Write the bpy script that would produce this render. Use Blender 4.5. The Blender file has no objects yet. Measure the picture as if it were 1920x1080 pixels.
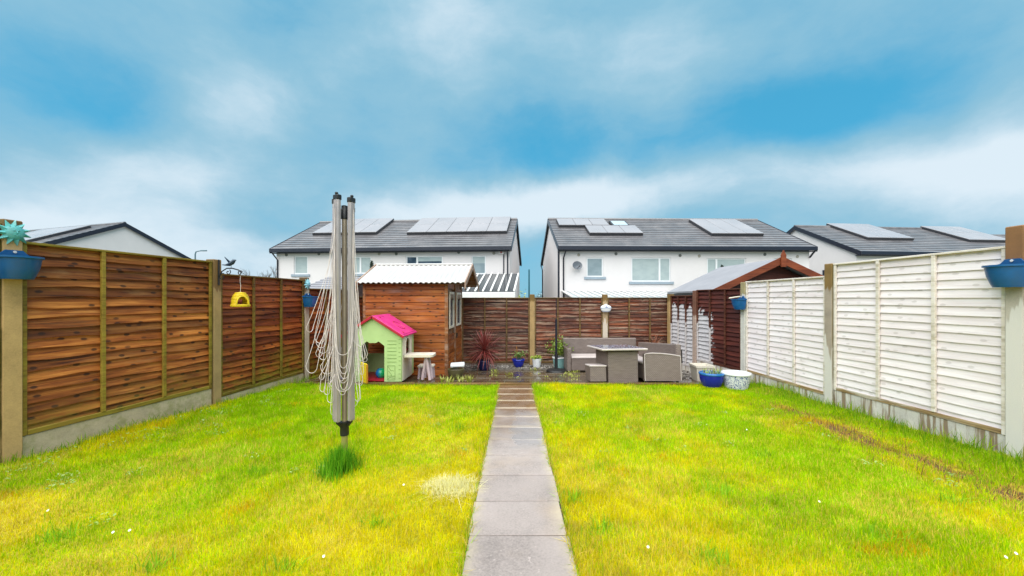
import bpy, math, random
import numpy as np
from mathutils import Vector, Matrix, Euler

random.seed(7)
rng = np.random.default_rng(11)
SC = bpy.context.scene
COL = SC.collection
R = math.radians

# ------------------------------------------------------------------ camera
CAM_H = 1.37
FPX = 720.0           # focal length in photograph pixels (1920 wide)
CX, HY = 960.0, 560.0  # vanishing point of the level view direction
cam = bpy.data.cameras.new('camera')
cam.lens = FPX / 1920 * 36.0
cam.sensor_width = 36.0
cam.shift_y = (HY - 540) / 1920
cam.clip_start = 0.05
cam.clip_end = 3000
camo = bpy.data.objects.new('camera', cam)
COL.objects.link(camo)
camo.location = (0, 0, CAM_H)
camo.rotation_euler = (R(90), 0, 0)
SC.camera = camo

# ------------------------------------------------------------------ light, sky, exposure
SUN_EL, SUN_AZ = 63, 200       # azimuth clockwise from +Y, sun behind the camera and a little left
SC.view_settings.view_transform = 'Standard'
SC.view_settings.look = 'None'
SC.view_settings.gamma = 1.0
SC.view_settings.use_curve_mapping = False
SC.view_settings.exposure = 2.3
sun = bpy.data.lights.new('sun', 'SUN')
sun.energy = 1.5
sun.angle = R(100)
sun.color = (1.0, 0.965, 0.91)
suno = bpy.data.objects.new('sun', sun)
COL.objects.link(suno)
sd = Vector((math.sin(R(SUN_AZ)) * math.cos(R(SUN_EL)), math.cos(R(SUN_AZ)) * math.cos(R(SUN_EL)), math.sin(R(SUN_EL))))
suno.rotation_euler = (-sd).to_track_quat('-Z', 'Y').to_euler()


class NT:
    """small helper round a node tree"""
    def __init__(self, tree):
        self.t = tree
        tree.nodes.clear()

    def n(self, typ, **kw):
        nd = self.t.nodes.new(typ)
        for k, v in kw.items():
            setattr(nd, k, v)
        return nd

    def put(self, sock, v):
        if isinstance(v, bpy.types.NodeSocket):
            self.t.links.new(v, sock)
        elif v is not None:
            if isinstance(v, (tuple, list)) and sock.type == 'RGBA' and len(v) == 3:
                v = (*v, 1)
            sock.default_value = v

    def math(self, op, a, b=None, c=None, clamp=False):
        nd = self.n('ShaderNodeMath', operation=op, use_clamp=clamp)
        self.put(nd.inputs[0], a)
        self.put(nd.inputs[1], b)
        self.put(nd.inputs[2], c)
        return nd.outputs[0]

    def vmath(self, op, a, b=None):
        nd = self.n('ShaderNodeVectorMath', operation=op)
        self.put(nd.inputs[0], a)
        self.put(nd.inputs[1], b)
        return nd.outputs['Value'] if op in ('LENGTH', 'DOT_PRODUCT') else nd.outputs[0]

    def mix(self, f, a, b, blend='MIX'):
        nd = self.n('ShaderNodeMix', data_type='RGBA', blend_type=blend)
        self.put(nd.inputs[0], f)
        self.put(nd.inputs[6], a)
        self.put(nd.inputs[7], b)
        return nd.outputs[2]

    def noise(self, vec, scale=5, detail=3, rough=0.55, dist=0.0, color=False):
        nd = self.n('ShaderNodeTexNoise')
        self.put(nd.inputs['Vector'], vec)
        self.put(nd.inputs['Scale'], scale)
        self.put(nd.inputs['Detail'], detail)
        self.put(nd.inputs['Roughness'], rough)
        self.put(nd.inputs['Distortion'], dist)
        return nd.outputs['Color' if color else 'Fac']

    def ramp(self, f, stops, interp='LINEAR'):
        nd = self.n('ShaderNodeValToRGB')
        cr = nd.color_ramp
        cr.interpolation = interp
        while len(cr.elements) < len(stops):
            cr.elements.new(0.5)
        for e, (p, c) in zip(cr.elements, stops):
            e.position = p
            e.color = (*c, 1) if len(c) == 3 else c
        self.put(nd.inputs[0], f)
        return nd.outputs[0]

    def step(self, v, lo, hi, a=0.0, b=1.0, kind='SMOOTHSTEP'):
        nd = self.n('ShaderNodeMapRange', interpolation_type=kind)
        self.put(nd.inputs['Value'], v)
        for k, x in (('From Min', lo), ('From Max', hi), ('To Min', a), ('To Max', b)):
            self.put(nd.inputs[k], x)
        return nd.outputs[0]

    def scale(self, v, s):
        nd = self.n('ShaderNodeVectorMath', operation='MULTIPLY')
        self.put(nd.inputs[0], v)
        nd.inputs[1].default_value = s
        return nd.outputs[0]

    def sep(self, v):
        nd = self.n('ShaderNodeSeparateXYZ')
        self.put(nd.inputs[0], v)
        return nd.outputs


def pxdir(px, py):
    return Vector(((px - CX) / FPX, 1.0, (HY - py) / FPX)).normalized()


def build_world():
    w = bpy.data.worlds.new('World')
    SC.world = w
    w.use_nodes = True
    k = NT(w.node_tree)
    out = k.n('ShaderNodeOutputWorld')
    bg = k.n('ShaderNodeBackground')
    bg.inputs['Strength'].default_value = 0.064
    sky = k.n('ShaderNodeTexSky', sky_type='NISHITA')
    sky.sun_disc = False
    sky.sun_elevation = R(SUN_EL)
    sky.sun_rotation = R(SUN_AZ)
    sky.air_density = 1.0
    sky.dust_density = 0.6
    sky.ozone_density = 2.0
    d = k.n('ShaderNodeTexCoord').outputs['Generated']
    # swirl the direction a little so that no cloud edge is a clean ellipse
    wv = k.noise(d, 2.6, 6, 0.55, color=True)
    wv = k.vmath('SUBTRACT', wv, (0.5, 0.5, 0.5))
    dw = k.vmath('ADD', d, k.scale(wv, (0.26, 0.26, 0.14)))
    sx, sy, sz = k.sep(d)
    # base veil of cloud everywhere
    flat = k.scale(dw, (1.0, 1.0, 2.2))
    veil = k.noise(flat, 2.2, 7, 0.58)
    m = k.step(veil, 0.25, 0.78, 0.36, 0.60)

    def blob(px, py, sw, sh, amt, tilt=0.0):
        d0 = pxdir(px, py)
        f = d0
        r = Vector((f.y, -f.x, 0)).normalized()
        u = r.cross(f)
        rm = Matrix((r, f, u)).transposed() @ Matrix.Rotation(R(tilt), 3, 'Y')
        mp = k.n('ShaderNodeMapping', vector_type='TEXTURE')
        k.put(mp.inputs['Vector'], dw)
        mp.inputs['Location'].default_value = d0
        mp.inputs['Rotation'].default_value = rm.to_euler()
        mp.inputs['Scale'].default_value = (sw, 0.7, sh)
        ln = k.vmath('LENGTH', mp.outputs[0])
        g = k.step(ln, 1.0, 0.0)
        return k.math('MULTIPLY', g, amt * (0.62 if amt < 0 else 0.80))
    tot = m
    for b in BLOBS:
        tot = k.math('ADD', tot, blob(*b))
    tot = k.math('ADD', tot, k.math('MULTIPLY', k.math('SUBTRACT', k.noise(flat, 5.5, 7, 0.62), 0.5), 0.42))
    tot = k.math('MINIMUM', k.math('MAXIMUM', tot, 0.0), 1.0)
    blue = k.mix(1.0, sky.outputs[0], (0.30, 0.86, 1.0), 'MULTIPLY')
    # brightness of clear sky and of cloud are radiances at the strength above
    blue = k.mix(0.85, blue, (0.20, 1.20, 1.88))
    mid = (0.92, 1.76, 2.28)
    hi = (2.35, 2.74, 3.02)
    c1 = k.mix(k.step(tot, 0.0, 0.58), blue, mid)
    c2 = k.mix(k.step(tot, 0.46, 1.05), c1, hi)
    k.put(bg.inputs['Color'], c2)
    k.t.links.new(bg.outputs[0], out.inputs[0])


# bright (positive) and clear (negative) stretches of the cloud cover: direction of a photograph pixel, angular sizes, amount, tilt
BLOBS = [
    (1010, 270, 0.36, 0.13, -0.65, -3),
    (1450, 215, 0.34, 0.12, -0.62, 8),
    (1600, 150, 0.34, 0.14, -0.30, 20),
    (150, 200, 0.30, 0.12, -0.55, -8),
    (530, 60, 0.16, 0.20, -0.35, 10),
    (430, 210, 0.34, 0.14, 0.38, -42),
    (860, 30, 0.22, 0.22, 0.30, 0),
    (1260, 90, 0.16, 0.12, 0.22, 20),
    (1030, 380, 0.42, 0.11, 0.85, -4),
    (800, 395, 0.30, 0.10, 0.45, -8),
    (1500, 330, 0.55, 0.12, 0.40, 10),
    (1900, 290, 0.30, 0.16, 0.66, 22),
    (300, 310, 0.50, 0.10, 0.30, 0),
    (250, 470, 0.75, 0.18, 0.55, 0),
    (560, 400, 0.30, 0.10, -0.12, 0),
    (120, 440, 0.30, 0.12, 0.25, 0),
]
build_world()

# ------------------------------------------------------------------ object helpers


class MB:
    """collects geometry and links it as one mesh object"""
    def __init__(self):
        self.v, self.f, self.mi = [], [], []
        self.m = 0

    def add(self, vs, fs):
        b = len(self.v)
        self.v += [tuple(p) for p in vs]
        self.f += [tuple(i + b for i in q) for q in fs]
        self.mi += [self.m] * len(fs)

    def box(self, x0, x1, y0, y1, z0, z1, mat=None):
        vs = [Vector(p) for p in ((x0, y0, z0), (x1, y0, z0), (x1, y1, z0), (x0, y1, z0), (x0, y0, z1), (x1, y0, z1), (x1, y1, z1), (x0, y1, z1))]
        if mat is not None:
            vs = [mat @ p for p in vs]
        self.add(vs, [(0, 3, 2, 1), (4, 5, 6, 7), (0, 1, 5, 4), (1, 2, 6, 5), (2, 3, 7, 6), (3, 0, 4, 7)])
        return self

    def bbox(self, x0, x1, y0, y1, z0, z1, b=0.01, mat=None):
        """box with chamfered edges"""
        def P(x, y, z):
            p = Vector((x, y, z))
            return mat @ p if mat is not None else p
        b = min(b, (x1 - x0) / 2.01, (y1 - y0) / 2.01, (z1 - z0) / 2.01)
        vs, idx = [], {}
        for sx in (0, 1):
            for sy in (0, 1):
                for sz in (0, 1):
                    X, Y, Z = (x0, x1)[sx], (y0, y1)[sy], (z0, z1)[sz]
                    ix, iy, iz = X + (b, -b)[sx], Y + (b, -b)[sy], Z + (b, -b)[sz]
                    for a, p in (('x', (X, iy, iz)), ('y', (ix, Y, iz)), ('z', (ix, iy, Z))):
                        idx[(sx, sy, sz, a)] = len(vs)
                        vs.append(P(*p))
        fs = []
        g = lambda sx, sy, sz, a: idx[(sx, sy, sz, a)]
        fs.append((g(0, 0, 0, 'x'), g(0, 0, 1, 'x'), g(0, 1, 1, 'x'), g(0, 1, 0, 'x')))
        fs.append((g(1, 0, 0, 'x'), g(1, 1, 0, 'x'), g(1, 1, 1, 'x'), g(1, 0, 1, 'x')))
        fs.append((g(0, 0, 0, 'y'), g(1, 0, 0, 'y'), g(1, 0, 1, 'y'), g(0, 0, 1, 'y')))
        fs.append((g(0, 1, 0, 'y'), g(0, 1, 1, 'y'), g(1, 1, 1, 'y'), g(1, 1, 0, 'y')))
        fs.append((g(0, 0, 0, 'z'), g(0, 1, 0, 'z'), g(1, 1, 0, 'z'), g(1, 0, 0, 'z')))
        fs.append((g(0, 0, 1, 'z'), g(1, 0, 1, 'z'), g(1, 1, 1, 'z'), g(0, 1, 1, 'z')))
        for sx in (0, 1):
            for sy in (0, 1):
                fs.append((g(sx, sy, 0, 'x'), g(sx, sy, 1, 'x'), g(sx, sy, 1, 'y'), g(sx, sy, 0, 'y')))
        for sx in (0, 1):
            for sz in (0, 1):
                fs.append((g(sx, 0, sz, 'x'), g(sx, 1, sz, 'x'), g(sx, 1, sz, 'z'), g(sx, 0, sz, 'z')))
        for sy in (0, 1):
            for sz in (0, 1):
                fs.append((g(0, sy, sz, 'y'), g(1, sy, sz, 'y'), g(1, sy, sz, 'z'), g(0, sy, sz, 'z')))
        for sx in (0, 1):
            for sy in (0, 1):
                for sz in (0, 1):
                    fs.append((g(sx, sy, sz, 'x'), g(sx, sy, sz, 'y'), g(sx, sy, sz, 'z')))
        self.add(vs, fs)
        return self

    def prism(self, poly, y0, y1, axis='y', mat=None):
        """polygon in the XZ plane (or YZ with axis x, XY with axis z) pulled from y0 to y1"""
        n = len(poly)
        def P(a, b, c):
            p = {'y': (a, c, b), 'x': (c, a, b), 'z': (a, b, c)}[axis]
            p = Vector(p)
            return mat @ p if mat is not None else p
        vs = [P(a, b, y0) for a, b in poly] + [P(a, b, y1) for a, b in poly]
        fs = [tuple(range(n)), tuple(range(2 * n - 1, n - 1, -1))]
        fs += [(i, i + n, (i + 1) % n + n, (i + 1) % n) for i in range(n)]
        self.add(vs, fs)
        return self

    def tube(self, pts, r, n=6, cap=True):
        pts = [Vector(p) for p in pts]
        rs = r if isinstance(r, (list, tuple)) else [r] * len(pts)
        rings = []
        up = Vector((0, 0, 1))
        ref = None
        for i, p in enumerate(pts):
            t = (pts[min(i + 1, len(pts) - 1)] - pts[max(i - 1, 0)])
            t = t.normalized() if t.length > 1e-9 else up
            if ref is None:
                ref = Vector((1, 0, 0)) if abs(t.x) < 0.8 else Vector((0, 1, 0))
            a = (ref - t * ref.dot(t)).normalized()
            ref = a
            b = t.cross(a)
            rings.append([p + (a * math.cos(2 * math.pi * k / n) + b * math.sin(2 * math.pi * k / n)) * rs[i] for k in range(n)])
        vs = [q for ring in rings for q in ring]
        fs = []
        for i in range(len(pts) - 1):
            for k in range(n):
                fs.append((i * n + k, i * n + (k + 1) % n, (i + 1) * n + (k + 1) % n, (i + 1) * n + k))
        if cap:
            fs.append(tuple(range(n - 1, -1, -1)))
            fs.append(tuple(range((len(pts) - 1) * n, len(pts) * n)))
        self.add(vs, fs)
        return self

    def lathe(self, prof, n=20, sx=1.0, sy=1.0, at=(0, 0, 0)):
        vs, fs = [], []
        for r, z in prof:
            for k in range(n):
                a = 2 * math.pi * k / n
                vs.append((at[0] + r * sx * math.cos(a), at[1] + r * sy * math.sin(a), at[2] + z))
        for i in range(len(prof) - 1):
            for k in range(n):
                fs.append((i * n + k, i * n + (k + 1) % n, (i + 1) * n + (k + 1) % n, (i + 1) * n + k))
        if prof[0][0] > 1e-5:
            fs.append(tuple(range(n - 1, -1, -1)))
        if prof[-1][0] > 1e-5:
            fs.append(tuple(range((len(prof) - 1) * n, len(prof) * n)))
        self.add(vs, fs)
        return self

    def mesh(self, name, mat=None, smooth=False):
        me = bpy.data.meshes.new(name)
        me.from_pydata([tuple(p) for p in self.v], [], self.f)
        mats = mat if isinstance(mat, (list, tuple)) else [mat]
        for m in mats:
            if m is not None:
                me.materials.append(m)
        if len(mats) > 1:
            me.polygons.foreach_set('material_index', self.mi)
        if smooth:
            me.polygons.foreach_set('use_smooth', [True] * len(me.polygons))
            try:
                me.set_sharp_from_angle(angle=R(38))
            except Exception:
                pass
        me.update()
        return me

    def build(self, name, mat=None, parent=None, smooth=False, loc=None, rot=None):
        return link(name, self.mesh(name, mat, smooth), parent, loc, rot)


def link(name, me, parent=None, loc=None, rot=None):
    o = bpy.data.objects.new(name, me)
    COL.objects.link(o)
    if parent is not None:
        o.parent = parent
    if loc is not None:
        o.location = loc
    if rot is not None:
        o.rotation_euler = rot
    return o


def tag(o, label=None, cat=None, group=None, kind=None):
    if label:
        o['label'] = label
    if cat:
        o['category'] = cat
    if group:
        o['group'] = group
    if kind:
        o['kind'] = kind
    return o


def thing(name, label, cat, loc=(0, 0, 0), rot=(0, 0, 0), group=None):
    o = bpy.data.objects.new(name, None)
    o.empty_display_size = 0.1
    COL.objects.link(o)
    o.location = loc
    o.rotation_euler = rot
    return tag(o, label, cat, group)


def at(px, py, Y):
    """world point on the ray of a photograph pixel at depth Y"""
    return Vector(((px - CX) / FPX * Y, Y, CAM_H + (HY - py) / FPX * Y))


# ------------------------------------------------------------------ materials
def new_mat(name):
    m = bpy.data.materials.new(name)
    m.use_nodes = True
    k = NT(m.node_tree)
    out = k.n('ShaderNodeOutputMaterial')
    p = k.n('ShaderNodeBsdfPrincipled')
    k.t.links.new(p.outputs[0], out.inputs[0])
    return m, k, p


def bump(k, p, h, strength=0.3, dist=0.01):
    b = k.n('ShaderNodeBump')
    b.inputs['Strength'].default_value = strength
    b.inputs['Distance'].default_value = dist
    k.put(b.inputs['Height'], h)
    k.t.links.new(b.outputs[0], p.inputs['Normal'])


def coords(k, what='Object', rand=True):
    v = k.n('ShaderNodeTexCoord').outputs[what]
    if rand:
        r = k.n('ShaderNodeObjectInfo').outputs['Random']
        v = k.vmath('ADD', v, k.scale(k.n_comb(r), (37.0, 53.0, 71.0)) if False else comb(k, r))
    return v


def comb(k, r):
    c = k.n('ShaderNodeCombineXYZ')
    k.put(c.inputs[0], k.math('MULTIPLY', r, 37.0))
    k.put(c.inputs[1], k.math('MULTIPLY', r, 53.0))
    k.put(c.inputs[2], k.math('MULTIPLY', r, 71.0))
    return c.outputs[0]


def plain(name, col, rough=0.5, var=0.12, scale=8, spec=0.5, metal=0.0, bmp=0.0, bscale=60, dirt=None, dirt_amt=0.4):
    m, k, p = new_mat(name)
    v = coords(k)
    nz = k.noise(v, scale, 4, 0.6)
    f = k.step(nz, 0.25, 0.75, 1 - var, 1 + var, 'LINEAR')
    mul = k.n('ShaderNodeVectorMath', operation='SCALE')
    mul.inputs[0].default_value = col
    k.put(mul.inputs['Scale'], f)
    c = mul.outputs[0]
    if dirt:
        dm = k.step(k.noise(v, scale * 0.6, 6, 0.7), 0.5, 0.75, 0, dirt_amt)
        c = k.mix(dm, c, dirt)
    k.put(p.inputs['Base Color'], c)
    k.put(p.inputs['Roughness'], k.step(nz, 0.2, 0.8, max(rough - 0.08, 0.02), min(rough + 0.08, 1), 'LINEAR'))
    p.inputs['Specular IOR Level'].default_value = spec
    p.inputs['Metallic'].default_value = metal
    if bmp:
        bump(k, p, k.noise(v, bscale, 4, 0.6), bmp, 0.004)
    return m


def wood(name, dark, mid, light, grain=(1.6, 40, 40), knots=0.8, moss=None, rough=0.6, var=0.35, fade=None, mask=None, fade_scale=(1.4, 9, 9), knot_col=(0.02, 0.008, 0.004)):
    """planed or stained timber, grain along local X; moss = (colour, z of full moss, z where it ends)"""
    m, k, p = new_mat(name)
    v = coords(k)
    rnd = k.n('ShaderNodeObjectInfo').outputs['Random']
    g = k.noise(k.scale(v, grain), 1.0, 5, 0.62, 0.6)
    big = k.noise(k.scale(v, (1.3, 5, 5)), 1.0, 3, 0.5)
    t = k.math('ADD', k.math('MULTIPLY', g, 0.62), k.math('MULTIPLY', big, 0.5))
    c = k.ramp(t, [(0.40, dark), (0.55, mid), (0.72, light)])
    # each board its own tone
    tone = k.step(k.math('FRACT', k.math('MULTIPLY', rnd, 17.31)), 0, 1, 1 - var, 1 + var, 'LINEAR')
    sc = k.n('ShaderNodeVectorMath', operation='SCALE')
    k.put(sc.inputs[0], c)
    k.put(sc.inputs['Scale'], tone)
    c = sc.outputs[0]
    pos = k.n('ShaderNodeNewGeometry').outputs['Position']
    px, py, pz = k.sep(pos)
    if fade:      # (colour, amount, noise low, noise high) weathered, bleached stretches along the grain
        fm = k.step(k.noise(k.scale(v, fade_scale), 1.0, 6, 0.7, 0.8), fade[2], fade[3], 0, fade[1])
        c = k.mix(fm, c, k.mix(k.noise(k.scale(v, (2, 50, 50)), 1, 4), [x * 0.55 for x in fade[0]], [min(x * 1.35, 0.9) for x in fade[0]]))
    if mask:      # painted region: function(k, px, py, pz) -> (factor, colour)
        f, pc = mask(k, px, py, pz, v)
        c = k.mix(f, c, pc)
    if knots:
        vo = k.n('ShaderNodeTexVoronoi', voronoi_dimensions='2D')
        vo.inputs['Scale'].default_value = 1.0
        vo.inputs['Randomness'].default_value = 1.0
        vx, vy, vz = k.sep(v)
        if grain[2] < grain[0]:
            vx, vz = vz, vx
        c2 = k.n('ShaderNodeCombineXYZ')
        k.put(c2.inputs[0], k.math('MULTIPLY', vx, 4.6))
        k.put(c2.inputs[1], k.math('MULTIPLY', vz, 9.5))
        k.put(vo.inputs['Vector'], k.vmath('ADD', c2.outputs[0], k.scale(k.noise(v, 9, 2, color=True), (0.12, 0.12, 0))))
        keep = k.step(k.sep(vo.outputs['Color'])[0], 0.35, 0.40)
        kn = k.math('MULTIPLY', k.step(vo.outputs['Distance'], 0.17, 0.09, 0, knots), keep)
        c = k.mix(kn, c, knot_col)
    if moss:
        mz = k.math('ADD', pz, k.math('MULTIPLY', k.math('SUBTRACT', k.noise(pos, 2.3, 5, 0.6), 0.5), 1.1))
        mf = k.step(mz, moss[1], moss[2], moss[3] if len(moss) > 3 else 0.75, 0.0)
        mf = k.math('MULTIPLY', mf, k.step(k.noise(k.scale(v, (4, 14, 14)), 1, 5, 0.7), 0.34, 0.62))
        c = k.mix(mf, c, moss[0])
    k.put(p.inputs['Base Color'], c)
    p.inputs['Roughness'].default_value = rough
    p.inputs['Specular IOR Level'].default_value = 0.3
    bump(k, p, g, 0.35, 0.004)
    return m


def concrete(name, col, stain=None, zs=None, rough=0.8, drips=None, moss=None, white=None, side=None):
    """cast concrete; stain = timber stain brushed over it above world height zs"""
    m, k, p = new_mat(name)
    v = coords(k)
    pos = k.n('ShaderNodeNewGeometry').outputs['Position']
    px, py, pz = k.sep(pos)
    fine = k.noise(v, 90, 4, 0.7)
    big = k.noise(v, 5, 5, 0.6)
    c = k.ramp(k.math('ADD', k.math('MULTIPLY', fine, 0.4), k.math('MULTIPLY', big, 0.6)),
               [(0.3, [x * 0.68 for x in col]), (0.5, col), (0.72, [min(x * 1.28, 0.9) for x in col])])
    if drips:
        dn = k.noise(k.scale(v, (14, 14, 0.8)), 1, 5, 0.65)
        c = k.mix(k.step(dn, 0.50, 0.60, 0, 0.85), c, drips)
    if white:
        wn = k.noise(k.scale(pos, (16, 16, 1.3)), 1, 3, 0.5)
        zz = k.math('ADD', pz, k.math('MULTIPLY', wn, 1.1))
        c = k.mix(k.step(zz, white[1] + 0.62, white[1] + 0.54, 0, 0.9), c, white[0])
    if stain:
        zz = k.math('ADD', pz, k.math('MULTIPLY', k.math('SUBTRACT', k.noise(k.scale(pos, (20, 20, 3)), 1, 4), 0.5), 0.35))
        c = k.mix(k.step(zz, zs, zs + 0.05, 0, 0.92), c, k.mix(big, [x * 0.5 for x in stain], [x * 1.4 for x in stain]))
    if moss:
        mf = k.step(k.noise(k.scale(pos, (5, 5, 5)), 1, 6, 0.7), 0.47, 0.66, 0, 0.8)
        c = k.mix(mf, c, moss)
    if side:      # algae on the face across the fence (local X)
        nx = k.math('ABSOLUTE', k.sep(k.n('ShaderNodeTexCoord').outputs['Normal'])[0])
        sf = k.math('MULTIPLY', k.step(nx, 0.6, 0.9), k.step(k.noise(k.scale(pos, (9, 9, 2.5)), 1, 5, 0.7), 0.30, 0.50, 0.35, 0.95))
        c = k.mix(sf, c, k.mix(fine, [x * 0.55 for x in side], [x * 1.3 for x in side]))
    k.put(p.inputs['Base Color'], c)
    p.inputs['Roughness'].default_value = rough
    bump(k, p, fine, 0.4, 0.004)
    return m


M = {}
MOSS = (0.20, 0.19, 0.012)
OLIVE = (0.17, 0.13, 0.022)
M['left_slat'] = wood('left_slat', (0.050, 0.009, 0.001), (0.225, 0.059, 0.008), (0.46, 0.165, 0.031), moss=(MOSS, -0.1, 0.55, 0.55), fade=((0.36, 0.22, 0.09), 0.35, 0.5, 0.75), var=0.42)
M['left_red_slat'] = wood('left_red_slat', (0.052, 0.009, 0.002), (0.175, 0.034, 0.005), (0.36, 0.105, 0.017), moss=(MOSS, -0.25, 0.65, 0.7))
M['left_rail'] = wood('left_rail', (0.11, 0.065, 0.010), (0.22, 0.135, 0.018), (0.33, 0.22, 0.035), knots=0.3, var=0.15, fade=((0.31, 0.25, 0.025), 0.5, 0.42, 0.62))
M['left_red_rail'] = wood('left_red_rail', (0.06, 0.03, 0.008), (0.13, 0.065, 0.014), (0.21, 0.12, 0.025), knots=0.2, var=0.15, moss=((0.24, 0.22, 0.015), 0.6, 1.9, 0.5))
M['white_slat'] = wood('white_slat', (0.70, 0.605, 0.605), (0.80, 0.71, 0.72), (0.85, 0.79, 0.80), knots=0.35, var=0.04, rough=0.65, fade=((0.40, 0.34, 0.29), 0.6, 0.58, 0.78), knot_col=(0.33, 0.28, 0.25))
M['white_rail'] = wood('white_rail', (0.50, 0.43, 0.34), (0.68, 0.60, 0.53), (0.78, 0.71, 0.67), knots=0.1, var=0.08, fade=((0.24, 0.19, 0.07), 0.6, 0.53, 0.68))
M['white_foot'] = wood('white_foot', (0.16, 0.09, 0.035), (0.34, 0.23, 0.11), (0.60, 0.53, 0.42), knots=0.2, var=0.1, fade=((0.55, 0.50, 0.42), 0.8, 0.45, 0.6))


def paint_mask(k, px, py, pz, v):
    # white paint brushed on from below; the edge climbs towards the back corner
    n = k.noise(k.scale(v, (5.0, 9, 9)), 1, 4, 0.6)
    jag = k.noise(k.scale(k.n('ShaderNodeTexCoord').outputs['Object'], (0.3, 0.3, 26)), 1, 2)
    d1 = k.math('SUBTRACT', k.math('ADD', py, k.math('MULTIPLY', k.math('ADD', n, jag), 0.60)), 9.02)  # along the fence
    zlim = k.step(py, 8.4, 9.25, 0.98, 1.22, 'LINEAR')
    zlim = k.math('ADD', zlim, k.math('MULTIPLY', k.math('SUBTRACT', k.noise(k.scale(v, (7, 3, 3)), 1, 4), 0.5), 0.7))
    f = k.math('MULTIPLY', k.step(d1, 0.0, 0.05), k.step(pz, zlim, k.math('SUBTRACT', zlim, 0.05)))
    return f, k.mix(n, (0.34, 0.31, 0.33), (0.66, 0.63, 0.63))


def rail_paint(k, px, py, pz, v):
    n = k.noise(pz, 6, 3)
    n2 = k.noise(k.n('ShaderNodeNewGeometry').outputs['Position'], 5, 3)
    zl = k.math('ADD', 0.78, k.math('MULTIPLY', k.math('SUBTRACT', n2, 0.5), 0.8))
    f = k.math('MULTIPLY', k.step(py, 8.36, 8.38), k.step(pz, zl, k.math('SUBTRACT', zl, 0.05)))
    return f, (0.52, 0.47, 0.46)


M['maroon_slat'] = wood('maroon_slat', (0.028, 0.005, 0.004), (0.070, 0.013, 0.008), (0.13, 0.028, 0.016), knots=0.3, var=0.2, mask=paint_mask)
M['maroon_rail'] = wood('maroon_rail', (0.045, 0.012, 0.007), (0.085, 0.024, 0.012), (0.16, 0.06, 0.035), knots=0.2, var=0.15, mask=rail_paint)
M['back_slat'] = wood('back_slat', (0.022, 0.004, 0.002), (0.080, 0.016, 0.004), (0.19, 0.045, 0.009), knots=0.6, var=0.5, fade=((0.32, 0.22, 0.15), 0.78, 0.49, 0.64), fade_scale=(1.3, 9, 20))
M['back_rail'] = wood('back_rail', (0.05, 0.025, 0.01), (0.12, 0.065, 0.02), (0.20, 0.12, 0.04), knots=0.2, var=0.15)
M['shed_board'] = wood('shed_board', (0.10, 0.018, 0.003), (0.265, 0.066, 0.009), (0.41, 0.14, 0.027), knots=0.85, var=0.25, rough=0.5, fade=((0.34, 0.20, 0.16), 0.45, 0.48, 0.72))
M['shed_trim'] = wood('shed_trim', (0.11, 0.035, 0.010), (0.22, 0.08, 0.022), (0.32, 0.14, 0.045), knots=0.4, var=0.2, grain=(40, 40, 1.6), fade=((0.42, 0.30, 0.24), 0.6, 0.45, 0.65))
M['barge'] = wood('barge', (0.20, 0.11, 0.07), (0.33, 0.21, 0.15), (0.46, 0.34, 0.27), knots=0.3, var=0.15)
M['red_barge'] = wood('red_barge', (0.09, 0.018, 0.006), (0.17, 0.035, 0.010), (0.24, 0.06, 0.018), knots=0.1, var=0.12)
M['red_wall'] = wood('red_wall', (0.03, 0.006, 0.004), (0.06, 0.012, 0.006), (0.09, 0.02, 0.01), knots=0.1, var=0.12)
M['sleeper'] = wood('sleeper', (0.05, 0.025, 0.008), (0.12, 0.062, 0.018), (0.25, 0.15, 0.05), knots=0.2, var=0.15, fade=((0.22, 0.17, 0.03), 0.6, 0.5, 0.7))

M['post_left_near'] = concrete('post_left_near', (0.48, 0.30, 0.125), (0.14, 0.07, 0.022), 1.93, side=(0.10, 0.075, 0.012))
M['post_left_mid'] = concrete('post_left_mid', (0.36, 0.23, 0.10), (0.20, 0.105, 0.035), 1.45, side=(0.10, 0.065, 0.012))
M['post_left_far'] = concrete('post_left_far', (0.46, 0.37, 0.28), (0.16, 0.085, 0.03), 1.52, side=(0.09, 0.05, 0.015))
M['post_right_near'] = concrete('post_right_near', (0.42, 0.37, 0.31), (0.21, 0.085, 0.02), 1.62, white=((0.66, 0.62, 0.58), 1.15), side=(0.15, 0.09, 0.03))
M['post_right_mid'] = concrete('post_right_mid', (0.36, 0.29, 0.23), (0.20, 0.11, 0.02), 1.5, white=((0.64, 0.60, 0.56), 0.65), side=(0.12, 0.09, 0.02))
M['post_right_white'] = concrete('post_right_white', (0.55, 0.52, 0.47), (0.30, 0.24, 0.11), 1.42)
M['post_maroon'] = concrete('post_maroon', (0.36, 0.26, 0.21), (0.14, 0.045, 0.02), 0.95)
M['post_back'] = concrete('post_back', (0.36, 0.23, 0.095), (0.15, 0.085, 0.015), 1.28)
M['post_back_pale'] = concrete('post_back_pale', (0.36, 0.25, 0.14), (0.17, 0.09, 0.015), 1.28, white=((0.55, 0.47, 0.38), 0.7))
M['board_left'] = concrete('board_left', (0.46, 0.365, 0.25), moss=(0.27, 0.25, 0.10))
M['board_right'] = concrete('board_right', (0.56, 0.52, 0.48), drips=(0.20, 0.12, 0.055))
M['board_back'] = concrete('board_back', (0.20, 0.15, 0.11))

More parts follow.
